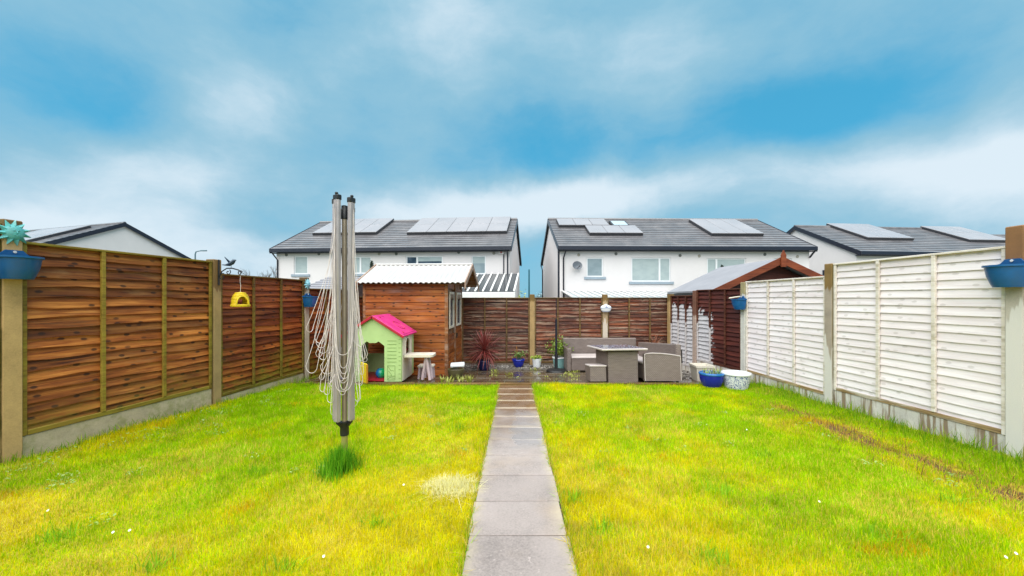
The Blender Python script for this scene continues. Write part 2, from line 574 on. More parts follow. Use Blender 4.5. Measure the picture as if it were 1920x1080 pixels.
M['blue_plastic'] = plain('blue_plastic', (0.001, 0.084, 0.25), 0.35, 0.15, 6, dirt=(0.02, 0.05, 0.08), dirt_amt=0.35)
M['teal_clay'] = plain('teal_clay', (0.10, 0.42, 0.42), 0.6, 0.25, 14, dirt=(0.25, 0.20, 0.15), dirt_amt=0.5, bmp=0.3)
M['pale_blue_clay'] = plain('pale_blue_clay', (0.22, 0.50, 0.58), 0.55, 0.25, 14, dirt=(0.6, 0.65, 0.65))
M['black_iron'] = plain('black_iron', (0.012, 0.011, 0.012), 0.45, 0.2, 20)
M['black_plastic'] = plain('black_plastic', (0.010, 0.010, 0.011), 0.45, 0.2, 20)
M['navy_iron'] = plain('navy_iron', (0.012, 0.03, 0.06), 0.4, 0.2, 20)
M['hive_yellow'] = plain('hive_yellow', (0.72, 0.50, 0.012), 0.45, 0.12, 12)
M['dark_hole'] = plain('dark_hole', (0.05, 0.018, 0.01), 0.9)
M['alu'] = plain('alu', (0.35, 0.312, 0.318), 0.42, 0.10, 10, metal=0.35)
M['pole_steel'] = plain('pole_steel', (0.34, 0.27, 0.20), 0.4, 0.15, 6, metal=0.4)
M['pole_foot'] = plain('pole_foot', (0.30, 0.27, 0.07), 0.5, 0.2, 8, metal=0.2)
M['line_cord'] = plain('line_cord', (0.62, 0.545, 0.525), 0.6, 0.15, 10)
M['render_white'] = plain('render_white', (0.65, 0.605, 0.60), 0.85, 0.04, 1.2, bmp=0.15, dirt=(0.52, 0.49, 0.47), dirt_amt=0.25)
M['upvc'] = plain('upvc', (0.72, 0.72, 0.73), 0.35, 0.03)
M['sill_grey'] = plain('sill_grey', (0.26, 0.31, 0.36), 0.7, 0.1)
M['fascia'] = plain('fascia', (0.010, 0.011, 0.022), 0.35, 0.15)
M['vent'] = plain('vent', (0.13, 0.13, 0.12), 0.7, 0.1)
M['vent_pale'] = plain('vent_pale', (0.32, 0.29, 0.24), 0.7, 0.1)
M['dish'] = plain('dish', (0.12, 0.13, 0.15), 0.5, 0.1)
M['alarm'] = plain('alarm', (0.62, 0.57, 0.56), 0.4, 0.05)
M['alarm_red'] = plain('alarm_red', (0.45, 0.05, 0.04), 0.4, 0.05)
M['solar'] = plain('solar', (0.36, 0.335, 0.345), 0.30, 0.05, 0.5, metal=0.25)  # pale base colour carries the sky glare on dark glass panels
M['solar_frame'] = plain('solar_frame', (0.03, 0.03, 0.035), 0.4)
M['skyglass'] = plain('skyglass', (0.75, 0.82, 0.86), 0.1, 0.02, metal=0.5)
M['felt_grey'] = plain('felt_grey', (0.25, 0.245, 0.265), 0.75, 0.12, 3, bmp=0.3, bscale=120)
M['sheet_white'] = plain('sheet_white', (0.46, 0.435, 0.42), 0.35, 0.06, 3, dirt=(0.42, 0.40, 0.38), dirt_amt=0.35)
M['sheet_glazing'] = plain('sheet_glazing', (0.055, 0.06, 0.065), 0.15, 0.3, 6)
M['lean_sheet'] = plain('lean_sheet', (0.36, 0.40, 0.41), 0.35, 0.08, 3)
M['bar_white'] = plain('bar_white', (0.68, 0.66, 0.64), 0.4, 0.05)
M['toy_green'] = plain('toy_green', (0.42, 0.56, 0.235), 0.42, 0.06, 5, dirt=(0.22, 0.30, 0.09), dirt_amt=0.3)
M['toy_groove'] = plain('toy_groove', (0.14, 0.24, 0.05), 0.6, 0.1)
M['toy_pink'] = plain('toy_pink', (0.62, 0.022, 0.21), 0.32, 0.08, 5, dirt=(0.7, 0.2, 0.4), dirt_amt=0.25)
M['toy_red'] = plain('toy_red', (0.40, 0.01, 0.03), 0.4, 0.1)
M['toy_cream'] = plain('toy_cream', (0.66, 0.58, 0.48), 0.45, 0.08, 8, dirt=(0.40, 0.30, 0.20), dirt_amt=0.5)
M['toy_lilac'] = plain('toy_lilac', (0.50, 0.37, 0.39), 0.45, 0.08)
M['toy_yellow'] = plain('toy_yellow', (0.72, 0.52, 0.01), 0.42, 0.06)
M['toy_orange'] = plain('toy_orange', (0.42, 0.16, 0.01), 0.5, 0.06)
M['cobalt'] = plain('cobalt', (0.006, 0.016, 0.26), 0.14, 0.15, 5)
M['cobalt_rim'] = plain('cobalt_rim', (0.012, 0.13, 0.38), 0.16, 0.15, 5)
M['navy_glaze'] = plain('navy_glaze', (0.008, 0.012, 0.06), 0.15, 0.2)
M['white_glaze'] = plain('white_glaze', (0.66, 0.67, 0.68), 0.25, 0.04)
M['aqua_glaze'] = plain('aqua_glaze', (0.20, 0.38, 0.37), 0.3, 0.1)
M['cream_pot'] = plain('cream_pot', (0.58, 0.53, 0.45), 0.55, 0.06, 6, dirt=(0.4, 0.36, 0.30), dirt_amt=0.35)
M['olive_pot'] = plain('olive_pot', (0.085, 0.072, 0.03), 0.3, 0.25, 6)
M['soil'] = plain('soil', (0.055, 0.032, 0.02), 0.95, 0.4, 30, bmp=0.6, bscale=50)
M['sail_blue'] = plain('sail_blue', (0.05, 0.09, 0.25), 0.4)
M['table_rim'] = plain('table_rim', (0.44, 0.38, 0.36), 0.4, 0.08)
M['bark'] = plain('bark', (0.10, 0.085, 0.075), 0.9, 0.3, 10)
M['lamp_grey'] = plain('lamp_grey', (0.10, 0.17, 0.20), 0.5, 0.1)
M['pole_teal'] = plain('pole_teal', (0.02, 0.12, 0.16), 0.6, 0.1)
M['conifer'] = plain('conifer', (0.035, 0.06, 0.035), 0.8, 0.4, 10)
M['daisy_white'] = plain('daisy_white', (0.80, 0.80, 0.78), 0.6, 0.03)
M['daisy_eye'] = plain('daisy_eye', (0.60, 0.42, 0.02), 0.6, 0.1)


def roof_mat():
    m, k, p = new_mat('roof_tile')
    v = coords(k, rand=False)
    a = k.noise(k.scale(v, (3.3, 40, 40)), 1, 2)
    b = k.noise(v, 1.1, 5, 0.65)
    c = k.ramp(k.math('ADD', k.math('MULTIPLY', a, 0.5), k.math('MULTIPLY', b, 0.5)), [(0.32, (0.10, 0.092, 0.097)), (0.52, (0.15, 0.139, 0.144)), (0.7, (0.21, 0.197, 0.202))])
    k.put(p.inputs['Base Color'], c)
    k.put(p.inputs['Roughness'], k.step(b, 0.3, 0.7, 0.28, 0.5))
    p.inputs['Specular IOR Level'].default_value = 0.8
    return m


M['roof_tile'] = roof_mat()
M['tile_edge_shade'] = plain('tile_edge_shade', (0.030, 0.026, 0.031), 0.6, 0.3, 3)  # dark riser colour paints the shadow line under each tile course


def pane_mat(name, top, bottom, zsplit=None, rough=0.08):
    m, k, p = new_mat(name)
    k.put(p.inputs['Base Color'], top)
    p.inputs['Roughness'].default_value = rough
    p.inputs['Coat Weight'].default_value = 0.35
    p.inputs['Coat Roughness'].default_value = 0.03
    v = coords(k)
    c = k.mix(k.step(k.noise(k.scale(v, (1.2, 1, 2)), 1.5, 3), 0.35, 0.65), top, bottom)
    k.put(p.inputs['Base Color'], c)
    return m


M['blind_pale'] = pane_mat('blind_pale', (0.34, 0.39, 0.39), (0.39, 0.44, 0.43))
M['blind_grey'] = pane_mat('blind_grey', (0.21, 0.26, 0.28), (0.26, 0.31, 0.33))
M['glass_dark'] = pane_mat('glass_dark', (0.022, 0.035, 0.055), (0.07, 0.09, 0.12))


def rattan_mat():
    m, k, p = new_mat('rattan')
    uv = k.n('ShaderNodeTexCoord').outputs['Object']
    x, y, z = k.sep(uv)
    row = k.math('FRACT', k.math('MULTIPLY', z, 62.0))
    al = k.math('ADD', x, k.math('MULTIPLY', y, 1.0))
    odd = k.math('MULTIPLY', k.math('FLOOR', k.math('MULTIPLY', z, 62.0)), 0.5)
    cl = k.math('FRACT', k.math('ADD', k.math('MULTIPLY', al, 26.0), odd))
    hump = k.math('MULTIPLY', k.math('SINE', k.math('MULTIPLY', row, math.pi)), k.math('ADD', 0.35, k.math('MULTIPLY', k.math('SINE', k.math('MULTIPLY', cl, math.pi)), 0.65)))
    n = k.noise(k.scale(uv, (8, 8, 60)), 1, 4)
    c = k.mix(k.math('MULTIPLY', hump, k.step(n, 0.25, 0.75, 0.65, 1.2)), (0.070, 0.049, 0.040), (0.265, 0.205, 0.180))
    k.put(p.inputs['Base Color'], c)
    p.inputs['Roughness'].default_value = 0.5
    bump(k, p, hump, 0.6, 0.006)
    return m


M['rattan'] = rattan_mat()


def glass_table():
    m, k, p = new_mat('table_glass')
    v = coords(k, rand=False)
    d = k.step(k.noise(v, 38, 3, 0.7), 0.47, 0.56)
    k.put(p.inputs['Base Color'], k.mix(d, (0.03, 0.03, 0.05), (0.24, 0.24, 0.30)))
    k.put(p.inputs['Roughness'], k.step(d, 0, 1, 0.06, 0.4))
    return m


M['table_glass'] = glass_table()


def floral():
    m, k, p = new_mat('floral_glaze')
    v = coords(k, rand=False)
    n1 = k.n('ShaderNodeTexVoronoi')
    n1.inputs['Scale'].default_value = 17
    k.put(n1.inputs['Vector'], k.vmath('ADD', v, k.scale(k.noise(v, 22, 2, color=True), (0.05, 0.05, 0.05))))
    rings = k.math('SINE', k.math('MULTIPLY', n1.outputs['Distance'], 19.0))
    a = k.step(rings, 0.15, 0.55)
    w = k.step(k.noise(v, 24, 4, 0.6), 0.40, 0.52)
    f = k.math('MULTIPLY', a, w)
    k.put(p.inputs['Base Color'], k.mix(f, (0.64, 0.65, 0.68), (0.055, 0.09, 0.29)))
    p.inputs['Roughness'].default_value = 0.18
    return m


M['floral'] = floral()


def slab_mat(name, wet_from, wet_to, dry, wetc, base_wet=0.0, tv=0.25, glare=False):
    """concrete paving; rain lies on it beyond a distance"""
    m, k, p = new_mat(name)
    pos = k.n('ShaderNodeNewGeometry').outputs['Position']
    rnd = k.n('ShaderNodeObjectInfo').outputs['Random']
    px, py, pz = k.sep(pos)
    fine = k.noise(pos, 70, 4, 0.7)
    big = k.noise(pos, 2.6, 5, 0.6)
    c = k.ramp(k.math('ADD', k.math('MULTIPLY', fine, 0.5), k.math('MULTIPLY', big, 0.5)), [(0.32, [x * 0.62 for x in dry]), (0.5, dry), (0.7, [x * 1.2 for x in dry])])
    c = k.mix(k.step(k.noise(pos, 1.1, 4, 0.6), 0.5, 0.7, 0, 0.5), c, (dry[0] * 1.15, dry[1] * 1.02, dry[2] * 0.78))
    spots = k.step(k.noise(pos, 26, 2), 0.68, 0.74, 0, 0.6)
    c = k.mix(spots, c, [min(x * 1.5, 0.8) for x in dry])
    yy = k.math('ADD', py, k.math('MULTIPLY', k.math('SUBTRACT', k.noise(pos, 1.7, 4, 0.6), 0.5), 2.6))
    wet = k.math('MAXIMUM', k.step(yy, wet_from, wet_to), base_wet)
    film = k.math('MULTIPLY', wet, k.step(k.noise(k.scale(pos, (3.0, 2.2, 1)), 1, 5, 0.65), 0.38, 0.58))
    tone = k.step(rnd, 0, 1, 1 - tv, 1 + tv, 'LINEAR')
    wc = k.mix(big, [x * 0.6 for x in wetc], [x * 1.5 for x in wetc])
    pool = 0.0
    if glare:      # standing film of clear water on the right half; its glare lightens the colour
        gx = k.math('ADD', px, k.math('MULTIPLY', k.math('SUBTRACT', k.noise(pos, 5, 4), 0.5), 0.35))
        gy = k.math('ADD', py, k.math('MULTIPLY', k.math('SUBTRACT', k.noise(pos, 2.5, 4), 0.5), 0.5))
        pool = k.math('MULTIPLY', k.step(gx, 0.0, 0.06), k.math('MULTIPLY', k.step(gy, 3.75, 3.95), k.step(gy, 5.25, 5.0)))
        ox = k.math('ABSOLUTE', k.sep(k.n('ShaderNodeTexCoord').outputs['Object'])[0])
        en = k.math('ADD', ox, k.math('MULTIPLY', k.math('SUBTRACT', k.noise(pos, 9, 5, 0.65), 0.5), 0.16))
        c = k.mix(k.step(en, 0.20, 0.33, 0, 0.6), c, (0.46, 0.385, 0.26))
        c = k.mix(k.step(k.noise(pos, 6, 6, 0.7), 0.56, 0.72, 0, 0.5), c, (0.20, 0.175, 0.16))
    dk = k.math('MULTIPLY', k.math('MULTIPLY', wet, 0.9), k.math('SUBTRACT', 1.0, pool))
    c = k.mix(dk, c, wc)
    if glare:      # pale band along the joints, reflected light put into the colour
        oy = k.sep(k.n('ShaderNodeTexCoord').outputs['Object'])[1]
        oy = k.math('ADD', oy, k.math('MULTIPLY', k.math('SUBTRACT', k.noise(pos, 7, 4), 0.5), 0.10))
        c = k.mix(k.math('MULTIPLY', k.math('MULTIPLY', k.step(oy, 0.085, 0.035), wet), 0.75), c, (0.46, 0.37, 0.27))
    s = k.n('ShaderNodeVectorMath', operation='SCALE')
    k.put(s.inputs[0], c)
    k.put(s.inputs['Scale'], tone)
    k.put(p.inputs['Base Color'], s.outputs[0])
    rg = k.math('SUBTRACT', 0.75, k.math('ADD', k.math('MULTIPLY', wet, 0.33), k.math('MULTIPLY', film, 0.36)))
    k.put(p.inputs['Roughness'], k.math('MULTIPLY', rg, k.math('SUBTRACT', 1.0, k.math('MULTIPLY', pool, 0.9))))
    k.put(p.inputs['Specular IOR Level'], k.math('ADD', k.step(wet, 0, 1, 0.3, 0.55), pool))
    bump(k, p, k.math('MULTIPLY', fine, k.math('SUBTRACT', 1.0, film)), 0.35, 0.004)
    return m


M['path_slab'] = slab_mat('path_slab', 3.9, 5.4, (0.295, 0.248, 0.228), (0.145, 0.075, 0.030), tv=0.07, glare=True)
M['patio_slab'] = slab_mat('patio_slab', 0, 1, (0.12, 0.085, 0.05), (0.068, 0.045, 0.022), 1.0)
M['patio_joint'] = plain('patio_joint', (0.20, 0.16, 0.09), 0.8, 0.3, 12)
M['joint'] = plain('joint', (0.05, 0.042, 0.026), 0.9, 0.3, 12)


def lawn_mat():
    m, k, p = new_mat('lawn_moss')
    pos = k.n('ShaderNodeNewGeometry').outputs['Position']
    a = k.noise(pos, 1.3, 5, 0.6)
    b = k.noise(pos, 45, 4, 0.7)
    c = k.ramp(k.math('ADD', k.math('MULTIPLY', a, 0.5), k.math('MULTIPLY', b, 0.5)), [(0.34, (0.16, 0.16, 0.003)), (0.5, (0.42, 0.37, 0.004)), (0.66, (0.58, 0.44, 0.008))])
    px, py, pz = k.sep(pos)
    nn = k.math('MULTIPLY', k.math('SUBTRACT', k.noise(pos, 3.0, 5, 0.65), 0.5), 0.5)
    dx = k.math('ABSOLUTE', k.math('SUBTRACT', k.math('ADD', px, nn), 3.72))
    strip = k.math('MULTIPLY', k.step(dx, 0.20, 0.10), k.math('MULTIPLY', k.step(py, 5.7, 5.0), k.step(py, 2.0, 2.6)))
    c = k.mix(strip, c, k.mix(b, (0.05, 0.025, 0.012), (0.22, 0.12, 0.05)))
    k.put(p.inputs['Base Color'], c)
    p.inputs['Roughness'].default_value = 0.9
    bump(k, p, b, 0.8, 0.02)
    return m


M['lawn_moss'] = lawn_mat()


def blade_mat():
    m = bpy.data.materials.new('grass_blade')
    m.use_nodes = True
    k = NT(m.node_tree)
    out = k.n('ShaderNodeOutputMaterial')
    a = k.n('ShaderNodeAttribute', attribute_name='tint')
    d = k.n('ShaderNodeBsdfPrincipled')
    k.put(d.inputs['Base Color'], a.outputs['Color'])
    d.inputs['Roughness'].default_value = 0.6
    d.inputs['Specular IOR Level'].default_value = 0.10
    t = k.n('ShaderNodeBsdfTranslucent')
    k.put(t.inputs['Color'], a.outputs['Color'])
    mx = k.n('ShaderNodeMixShader')
    mx.inputs[0].default_value = 0.45
    k.t.links.new(d.outputs[0], mx.inputs[1])
    k.t.links.new(t.outputs[0], mx.inputs[2])
    k.t.links.new(mx.outputs[0], out.inputs[0])
    return m


M['grass_blade'] = blade_mat()


def leaf_mat(name, c0, c1, rough=0.4):
    m, k, p = new_mat(name)
    v = coords(k, rand=True)
    c = k.mix(k.noise(v, 9, 3), c0, c1)
    k.put(p.inputs['Base Color'], c)
    p.inputs['Roughness'].default_value = rough
    return m


M['cordyline_leaf'] = leaf_mat('cordyline_leaf', (0.12, 0.012, 0.014), (0.32, 0.065, 0.05))
M['phormium_leaf'] = leaf_mat('phormium_leaf', (0.12, 0.022, 0.008), (0.28, 0.09, 0.03))
M['shrub_leaf'] = leaf_mat('shrub_leaf', (0.06, 0.125, 0.006), (0.22, 0.30, 0.02))
M['pot_leaf'] = leaf_mat('pot_leaf', (0.045, 0.11, 0.012), (0.16, 0.24, 0.03))
M['lime_leaf'] = leaf_mat('lime_leaf', (0.18, 0.28, 0.015), (0.34, 0.42, 0.05))
M['weed_leaf'] = leaf_mat('weed_leaf', (0.20, 0.24, 0.02), (0.42, 0.42, 0.08))
M['clover_leaf'] = leaf_mat('clover_leaf', (0.14, 0.24, 0.02), (0.30, 0.38, 0.08))
M['far_leaf'] = leaf_mat('far_leaf', (0.20, 0.27, 0.06), (0.38, 0.44, 0.16))
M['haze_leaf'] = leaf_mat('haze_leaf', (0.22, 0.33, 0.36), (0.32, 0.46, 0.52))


def gravel_mat():
    m, k, p = new_mat('gravel')
    pos = k.n('ShaderNodeNewGeometry').outputs['Position']
    rnd = k.n('ShaderNodeNewGeometry').outputs['Random Per Island']
    c = k.ramp(rnd, [(0.0, (0.04, 0.032, 0.026)), (0.5, (0.115, 0.098, 0.08)), (1.0, (0.36, 0.32, 0.29))])
    k.put(p.inputs['Base Color'], c)
    p.inputs['Roughness'].default_value = 0.55
    return m


M['gravel'] = gravel_mat()

# ------------------------------------------------------------------ ground heights
PATIO_Y = 6.95


def lawn_z(y):
    return -0.028 * y


def patio_z(y):
    return -0.165 - 0.094 * (y - PATIO_Y)


def left_x(y):      # garden face of the left fence
    return np.interp(y, [0, 3.4, 5.43, 7.42, 10.2], [-4.98, -4.5, -4.21, -3.99, -3.72])


def right_x(y):
    return np.interp(y, [0, 3.5, 5.5, 7.45, 9.0, 10.2], [4.78, 4.63, 4.53, 4.49, 4.29, 4.13])


# ------------------------------------------------------------------ ground, lawn, path, patio
def ground():
    b = MB()
    b.add([(-900, -300, -0.95), (900, -300, -0.95), (900, 1500, -0.95), (-900, 1500, -0.95)], [(0, 1, 2, 3)])
    tag(b.build('ground', plain('far_ground', (0.17, 0.18, 0.13), 0.9, 0.3, 0.2)), kind='structure')


def vnoise(x, y, s, seed):
    """smooth value noise in numpy"""
    r = np.random.default_rng(seed)
    g = r.random((64, 64))
    X, Y = x * s + 20, y * s + 20
    i, j = np.floor(X).astype(int), np.floor(Y).astype(int)
    u, v = X - i, Y - j
    u, v = u * u * (3 - 2 * u), v * v * (3 - 2 * v)
    G = lambda a, c: g[a % 64, c % 64]
    return (G(i, j) * (1 - u) + G(i + 1, j) * u) * (1 - v) + (G(i, j + 1) * (1 - u) + G(i + 1, j + 1) * u) * v


def lawn_h(x, y):
    return -0.028 * y + (vnoise(x, y, 1.6, 3) - 0.5) * 0.05 + (vnoise(x, y, 5, 4) - 0.5) * 0.02


def lawn():
    b = MB()
    ys = np.linspace(-1.5, 7.0, 69)
    n = 76
    for y in ys:
        lx, rx = left_x(max(y, 0)) - 0.05, right_x(max(y, 0)) + 0.05
        for i in range(n):
            x = lx + (rx - lx) * i / (n - 1)
            hz = float(lawn_h(np.array(x), np.array(y)))
            if abs(x - path_x(y)) < 0.34:
                hz = -0.028 * y - 0.03
            b.v.append((x, y, hz))
    for j in range(len(ys) - 1):
        for i in range(n - 1):
            a = j * n + i
            b.f.append((a, a + 1, a + n + 1, a + n))
            b.mi.append(0)
    tag(b.build('lawn', M['lawn_moss'], smooth=True), kind='structure')


def path_x(y):   # middle of the garden path
    return 0.035 + 0.006 * (y - 2)


def make_path():
    root = tag(bpy.data.objects.new('path', None), kind='structure')
    COL.objects.link(root)
    bed = MB()
    bed.add([(path_x(0) - 0.3, -0.2, lawn_z(-0.2) + 0.004), (path_x(0) + 0.3, -0.2, lawn_z(-0.2) + 0.004), (path_x(6.9) + 0.3, 6.9, lawn_z(6.9) + 0.004), (path_x(6.9) - 0.3, 6.9, lawn_z(6.9) + 0.004)], [(0, 1, 2, 3)])
    bed.build('path_bed', M['joint'], root)
    y = 0.18
    # joints of the photograph: slabs 0.6 wide, about 0.44 long
    me = None
    i = 0
    while y < 6.75:
        L = 0.425 + 0.012 * math.sin(i * 2.1)
        if y + L > 6.9:
            L = 6.9 - y
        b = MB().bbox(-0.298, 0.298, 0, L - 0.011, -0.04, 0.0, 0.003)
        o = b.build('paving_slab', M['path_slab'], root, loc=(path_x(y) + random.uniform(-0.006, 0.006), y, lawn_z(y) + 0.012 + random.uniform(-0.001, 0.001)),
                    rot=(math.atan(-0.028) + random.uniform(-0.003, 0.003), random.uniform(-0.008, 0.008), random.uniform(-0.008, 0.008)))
        y += L
        i += 1


def make_patio():
    root = tag(bpy.data.objects.new('patio', None), kind='structure')
    COL.objects.link(root)
    s = math.atan(-0.094)
    y0, y1 = PATIO_Y + 0.02, 9.62
    bed = MB()
    bed.add([(left_x(y0) - 0.03, y0, patio_z(y0) - 0.010), (right_x(y0) + 0.05, y0, patio_z(y0) - 0.010), (right_x(10.2) + 0.05, 10.22, patio_z(10.22) - 0.010), (left_x(10.2) - 0.03, 10.22, patio_z(10.22) - 0.010)], [(0, 1, 2, 3)])
    bed.build('patio_bed', M['patio_joint'], root)
    L, W = 0.445, 0.60
    cut = {}
    j = 0
    y = y0
    while y < y1 - 0.1:
        off = (0.3 if j % 2 else 0.0) - 0.14
        x = -4.2 + off
        while x < 4.4:
            xa, xb = max(x, left_x(y + 0.4) + 0.01), min(x + W, right_x(y + 0.4) - 0.02)
            LL = min(L, y1 - y)
            if xb - xa > 0.08:
                key = (round(xb - xa, 3), round(LL, 3))
                if key not in cut:
                    cut[key] = MB().bbox(0.005, key[0] - 0.005, 0.005, key[1] - 0.005, -0.035, 0, 0.006).mesh('paving_slab', M['patio_slab'])
                link('paving_slab', cut[key], root, (xa, y, patio_z(y) + random.uniform(-0.004, 0.004)), (s + random.uniform(-0.008, 0.008), random.uniform(-0.008, 0.008), 0))
            x += W
        y += L
        j += 1
    # timber edging along the front of the patio
    t = thing('timber_edging', 'wet brown timber edging board along the front of the patio', 'edging', (0, PATIO_Y, 0))
    for xa, xb in ((-3.98, -1.75), (-1.74, 0.62), (0.63, 3.30)):
        MB().bbox(0, xb - xa, -0.05, 0.012, 0, 0.17, 0.006).build('board', M['sleeper'], t, loc=(xa, 0, -0.318 + random.uniform(-0.004, 0.004)))


def gravel_strip():
    base = MB()
    s = 9.62
    base.box(float(left_x(s)), float(right_x(s)) - 0.02, s, 10.18, -0.62, -0.385)
    n = 2600
    xs = rng.uniform(left_x(9.7), right_x(9.7) - 0.05, n)
    ys = rng.uniform(s - 0.02, 10.1, n)
    zs = np.full(n, -0.375)
    # loose stones below the right fence too
    m = 700
    xs = np.concatenate([xs, rng.uniform(3.35, 4.25, m)])
    yy = rng.uniform(7.6, 9.6, m)
    ys = np.concatenate([ys, yy])
    zs = np.concatenate([zs, patio_z(yy) + 0.012])
    for x, y, z in zip(xs, ys, zs):
        if x > right_x(y) - 0.03:
            continue
        r = random.uniform(0.010, 0.026)
        a, bb, c = r * random.uniform(.8, 1.3), r * random.uniform(.8, 1.3), r * random.uniform(.5, .8)
        q = random.uniform(0, 3.14)
        ca, sa = math.cos(q), math.sin(q)
        base.add([(x + a * ca, y + a * sa, z), (x - bb * sa, y + bb * ca, z + c * .2), (x - a * ca, y - a * sa, z), (x + bb * sa, y - bb * ca, z - c * .2), (x, y, z + c), (x, y, z - c)],
                 [(0, 1, 4), (1, 2, 4), (2, 3, 4), (3, 0, 4), (1, 0, 5), (2, 1, 5), (3, 2, 5), (0, 3, 5)])
    tag(base.build('gravel', M['gravel']), 'strip of mixed gravel along the foot of the back fence', kind='stuff')


ground()
lawn()
make_path()
make_patio()
gravel_strip()

# ------------------------------------------------------------------ fences
SLAT_CACHE = {}


def slat_mesh(L, mat, var, pitch):
    key = (round(L, 3), mat, var, round(pitch, 4))
    if key not in SLAT_CACHE:
        r = random.Random(hash(key) & 0xffff)
        b = MB()
        n = 9
        ph = r.uniform(0, 6)
        amp = 0.0025 if mat == 'white_slat' else 0.008
        vs = []
        for i in range(n + 1):
            x = L * i / n
            w = amp * (math.sin(x * 3.1 + ph) + 0.7 * math.sin(x * 7.3 + ph * 2)) + r.uniform(-1, 1) * amp * 0.5
            yb = -0.035 + r.uniform(-0.002, 0.002)
            yt = -0.016 if mat == 'white_slat' else 0.002
            vs += [(x, yt, pitch * 1.18), (x, yb, w), (x, yb + 0.012, w)]
        fs = []
        for i in range(n):
            a, c = i * 3, i * 3 + 3
            fs += [(a, a + 1, c + 1, c), (a + 1, a + 2, c + 2, c + 1), (a + 2, a, c, c + 2)]
        b.add(vs, fs)
        SLAT_CACHE[key] = b.mesh('slat', M[mat])
    return SLAT_CACHE[key]


def fence_panel(root, p0, p1, z0, z1, slat, rail, pitch=0.1, foot=None, label=None, battens=2):
    """lapped panel from p0 to p1 (garden on the right hand of the walk from p0 to p1 turned: local -Y)"""
    d = Vector((p1[0] - p0[0], p1[1] - p0[1], 0))
    L = d.length
    ang = math.atan2(d.y, d.x)
    H = z1 - z0
    b = MB()
    e = 0.0
    b.bbox(0.0, L, -0.062, 0.02, H - 0.022, H + 0.0, 0.003)              # capping
    b.bbox(0.002, 0.036, -0.056, -0.032, 0.0, H - 0.024, 0.003)           # end stiles
    b.bbox(L - 0.036, L - 0.002, -0.056, -0.032, 0.0, H - 0.024, 0.003)
    fr = b.build('fence_panel', M[rail], root, loc=(p0[0], p0[1], z0), rot=(0, 0, ang))
    if label:
        fr['label'] = label
    bt = MB().bbox(0.04, L - 0.04, -0.054, -0.033, 0.0, 0.045, 0.003)
    bt.build('bottom_rail', M[foot or rail], fr)
    n = int(round((H - 0.02) / pitch))
    pt = (H - 0.02) / n
    for i in range(n):
        o = link('slat', slat_mesh(L - 0.006, slat, random.randrange(6), pt), fr, (0.003, 0, i * pt + (0.004 if i == 0 else 0)))
        o.rotation_euler = (0, random.uniform(-0.0016, 0.0016), 0)
    bm = MB().bbox(-0.019, 0.019, -0.060, -0.0325, 0.047, H - 0.0235, 0.003).mesh('batten', M[rail])
    for i in range(battens):
        link('batten', bm, fr, (L * (i + 1) / (battens + 1) + random.uniform(-0.015, 0.015), 0, 0))
    return fr


def post(root, face, d, z0, z1, mat, w=0.13, t=0.13):
    """concrete post; face = middle of its garden face, d = direction along the fence"""
    ang = math.atan2(d[1], d[0])
    b = MB()
    h = z1 - z0
    # gently sloped head
    b.bbox(-w / 2, w / 2, 0, t, 0, h, 0.008)
    return b.build('post', M[mat], root, loc=(face[0], face[1], z0), rot=(0, 0, ang))


def gravel_board(root, p0, p1, z0, z1, mat):
    d = Vector((p1[0] - p0[0], p1[1] - p0[1], 0))
    MB().bbox(0, d.length, -0.045, 0.005, 0, z1 - z0, 0.004).build('gravel_board', M[mat], root, loc=(p0[0], p0[1], z0), rot=(0, 0, math.atan2(d.y, d.x)))


def off(p, n, s):
    return (p[0] + n[0] * s, p[1] + n[1] * s)


# left fence: walk away from the camera, garden on +X (local -Y)
lf = thing('garden_fence', 'brown stained lapped timber fence on the left, hung with blue planters', 'fence', (0, 0, 0))
LP = [(-4.77, 1.46), (-4.5, 3.465), (-4.21, 5.495), (-3.99, 7.485), (-3.79, 9.42), (-3.72, 10.15)]
LT = [2.2, 2.08, 1.93, 1.78, 1.62, 1.5]
LPAN = [(0.22, 2.04, 'left_slat', 'left_rail'), (0.10, 1.90, 'left_slat', 'left_rail'), (-0.06, 1.735, 'left_red_slat', 'left_red_rail'), (-0.24, 1.575, 'left_red_slat', 'left_red_rail'), (-0.38, 1.42, 'left_red_slat', 'left_red_rail')]
for i, (x, y) in enumerate(LP):
    q = LP[i + 1] if i + 1 < len(LP) else LP[i]
    pq = LP[i - 1] if i else LP[i]
    d = (q[0] - pq[0], q[1] - pq[1])
    post(lf, (x, y), d, -0.6, LT[i], ['post_left_near', 'post_left_near', 'post_left_mid', 'post_left_far', 'post_left_far', 'post_left_far'][i])
    if i + 1 < len(LP):
        dd = Vector((q[0] - x, q[1] - y, 0)).normalized()
        n = (-dd.y, dd.x)           # away from the garden
        a = off((x + dd.x * 0.067, y + dd.y * 0.067), n, 0.075)
        c = off((q[0] - dd.x * 0.067, q[1] - dd.y * 0.067), n, 0.075)
        z0, z1, sm, rm = LPAN[i]
        fence_panel(lf, a, c, z0, z1, sm, rm, 0.1, label='lighter brown panel nearest the camera' if i == 1 else None, battens=2 if i < 4 else 1)
        gravel_board(lf, a, c, -0.6, z0 - 0.003, 'board_left')

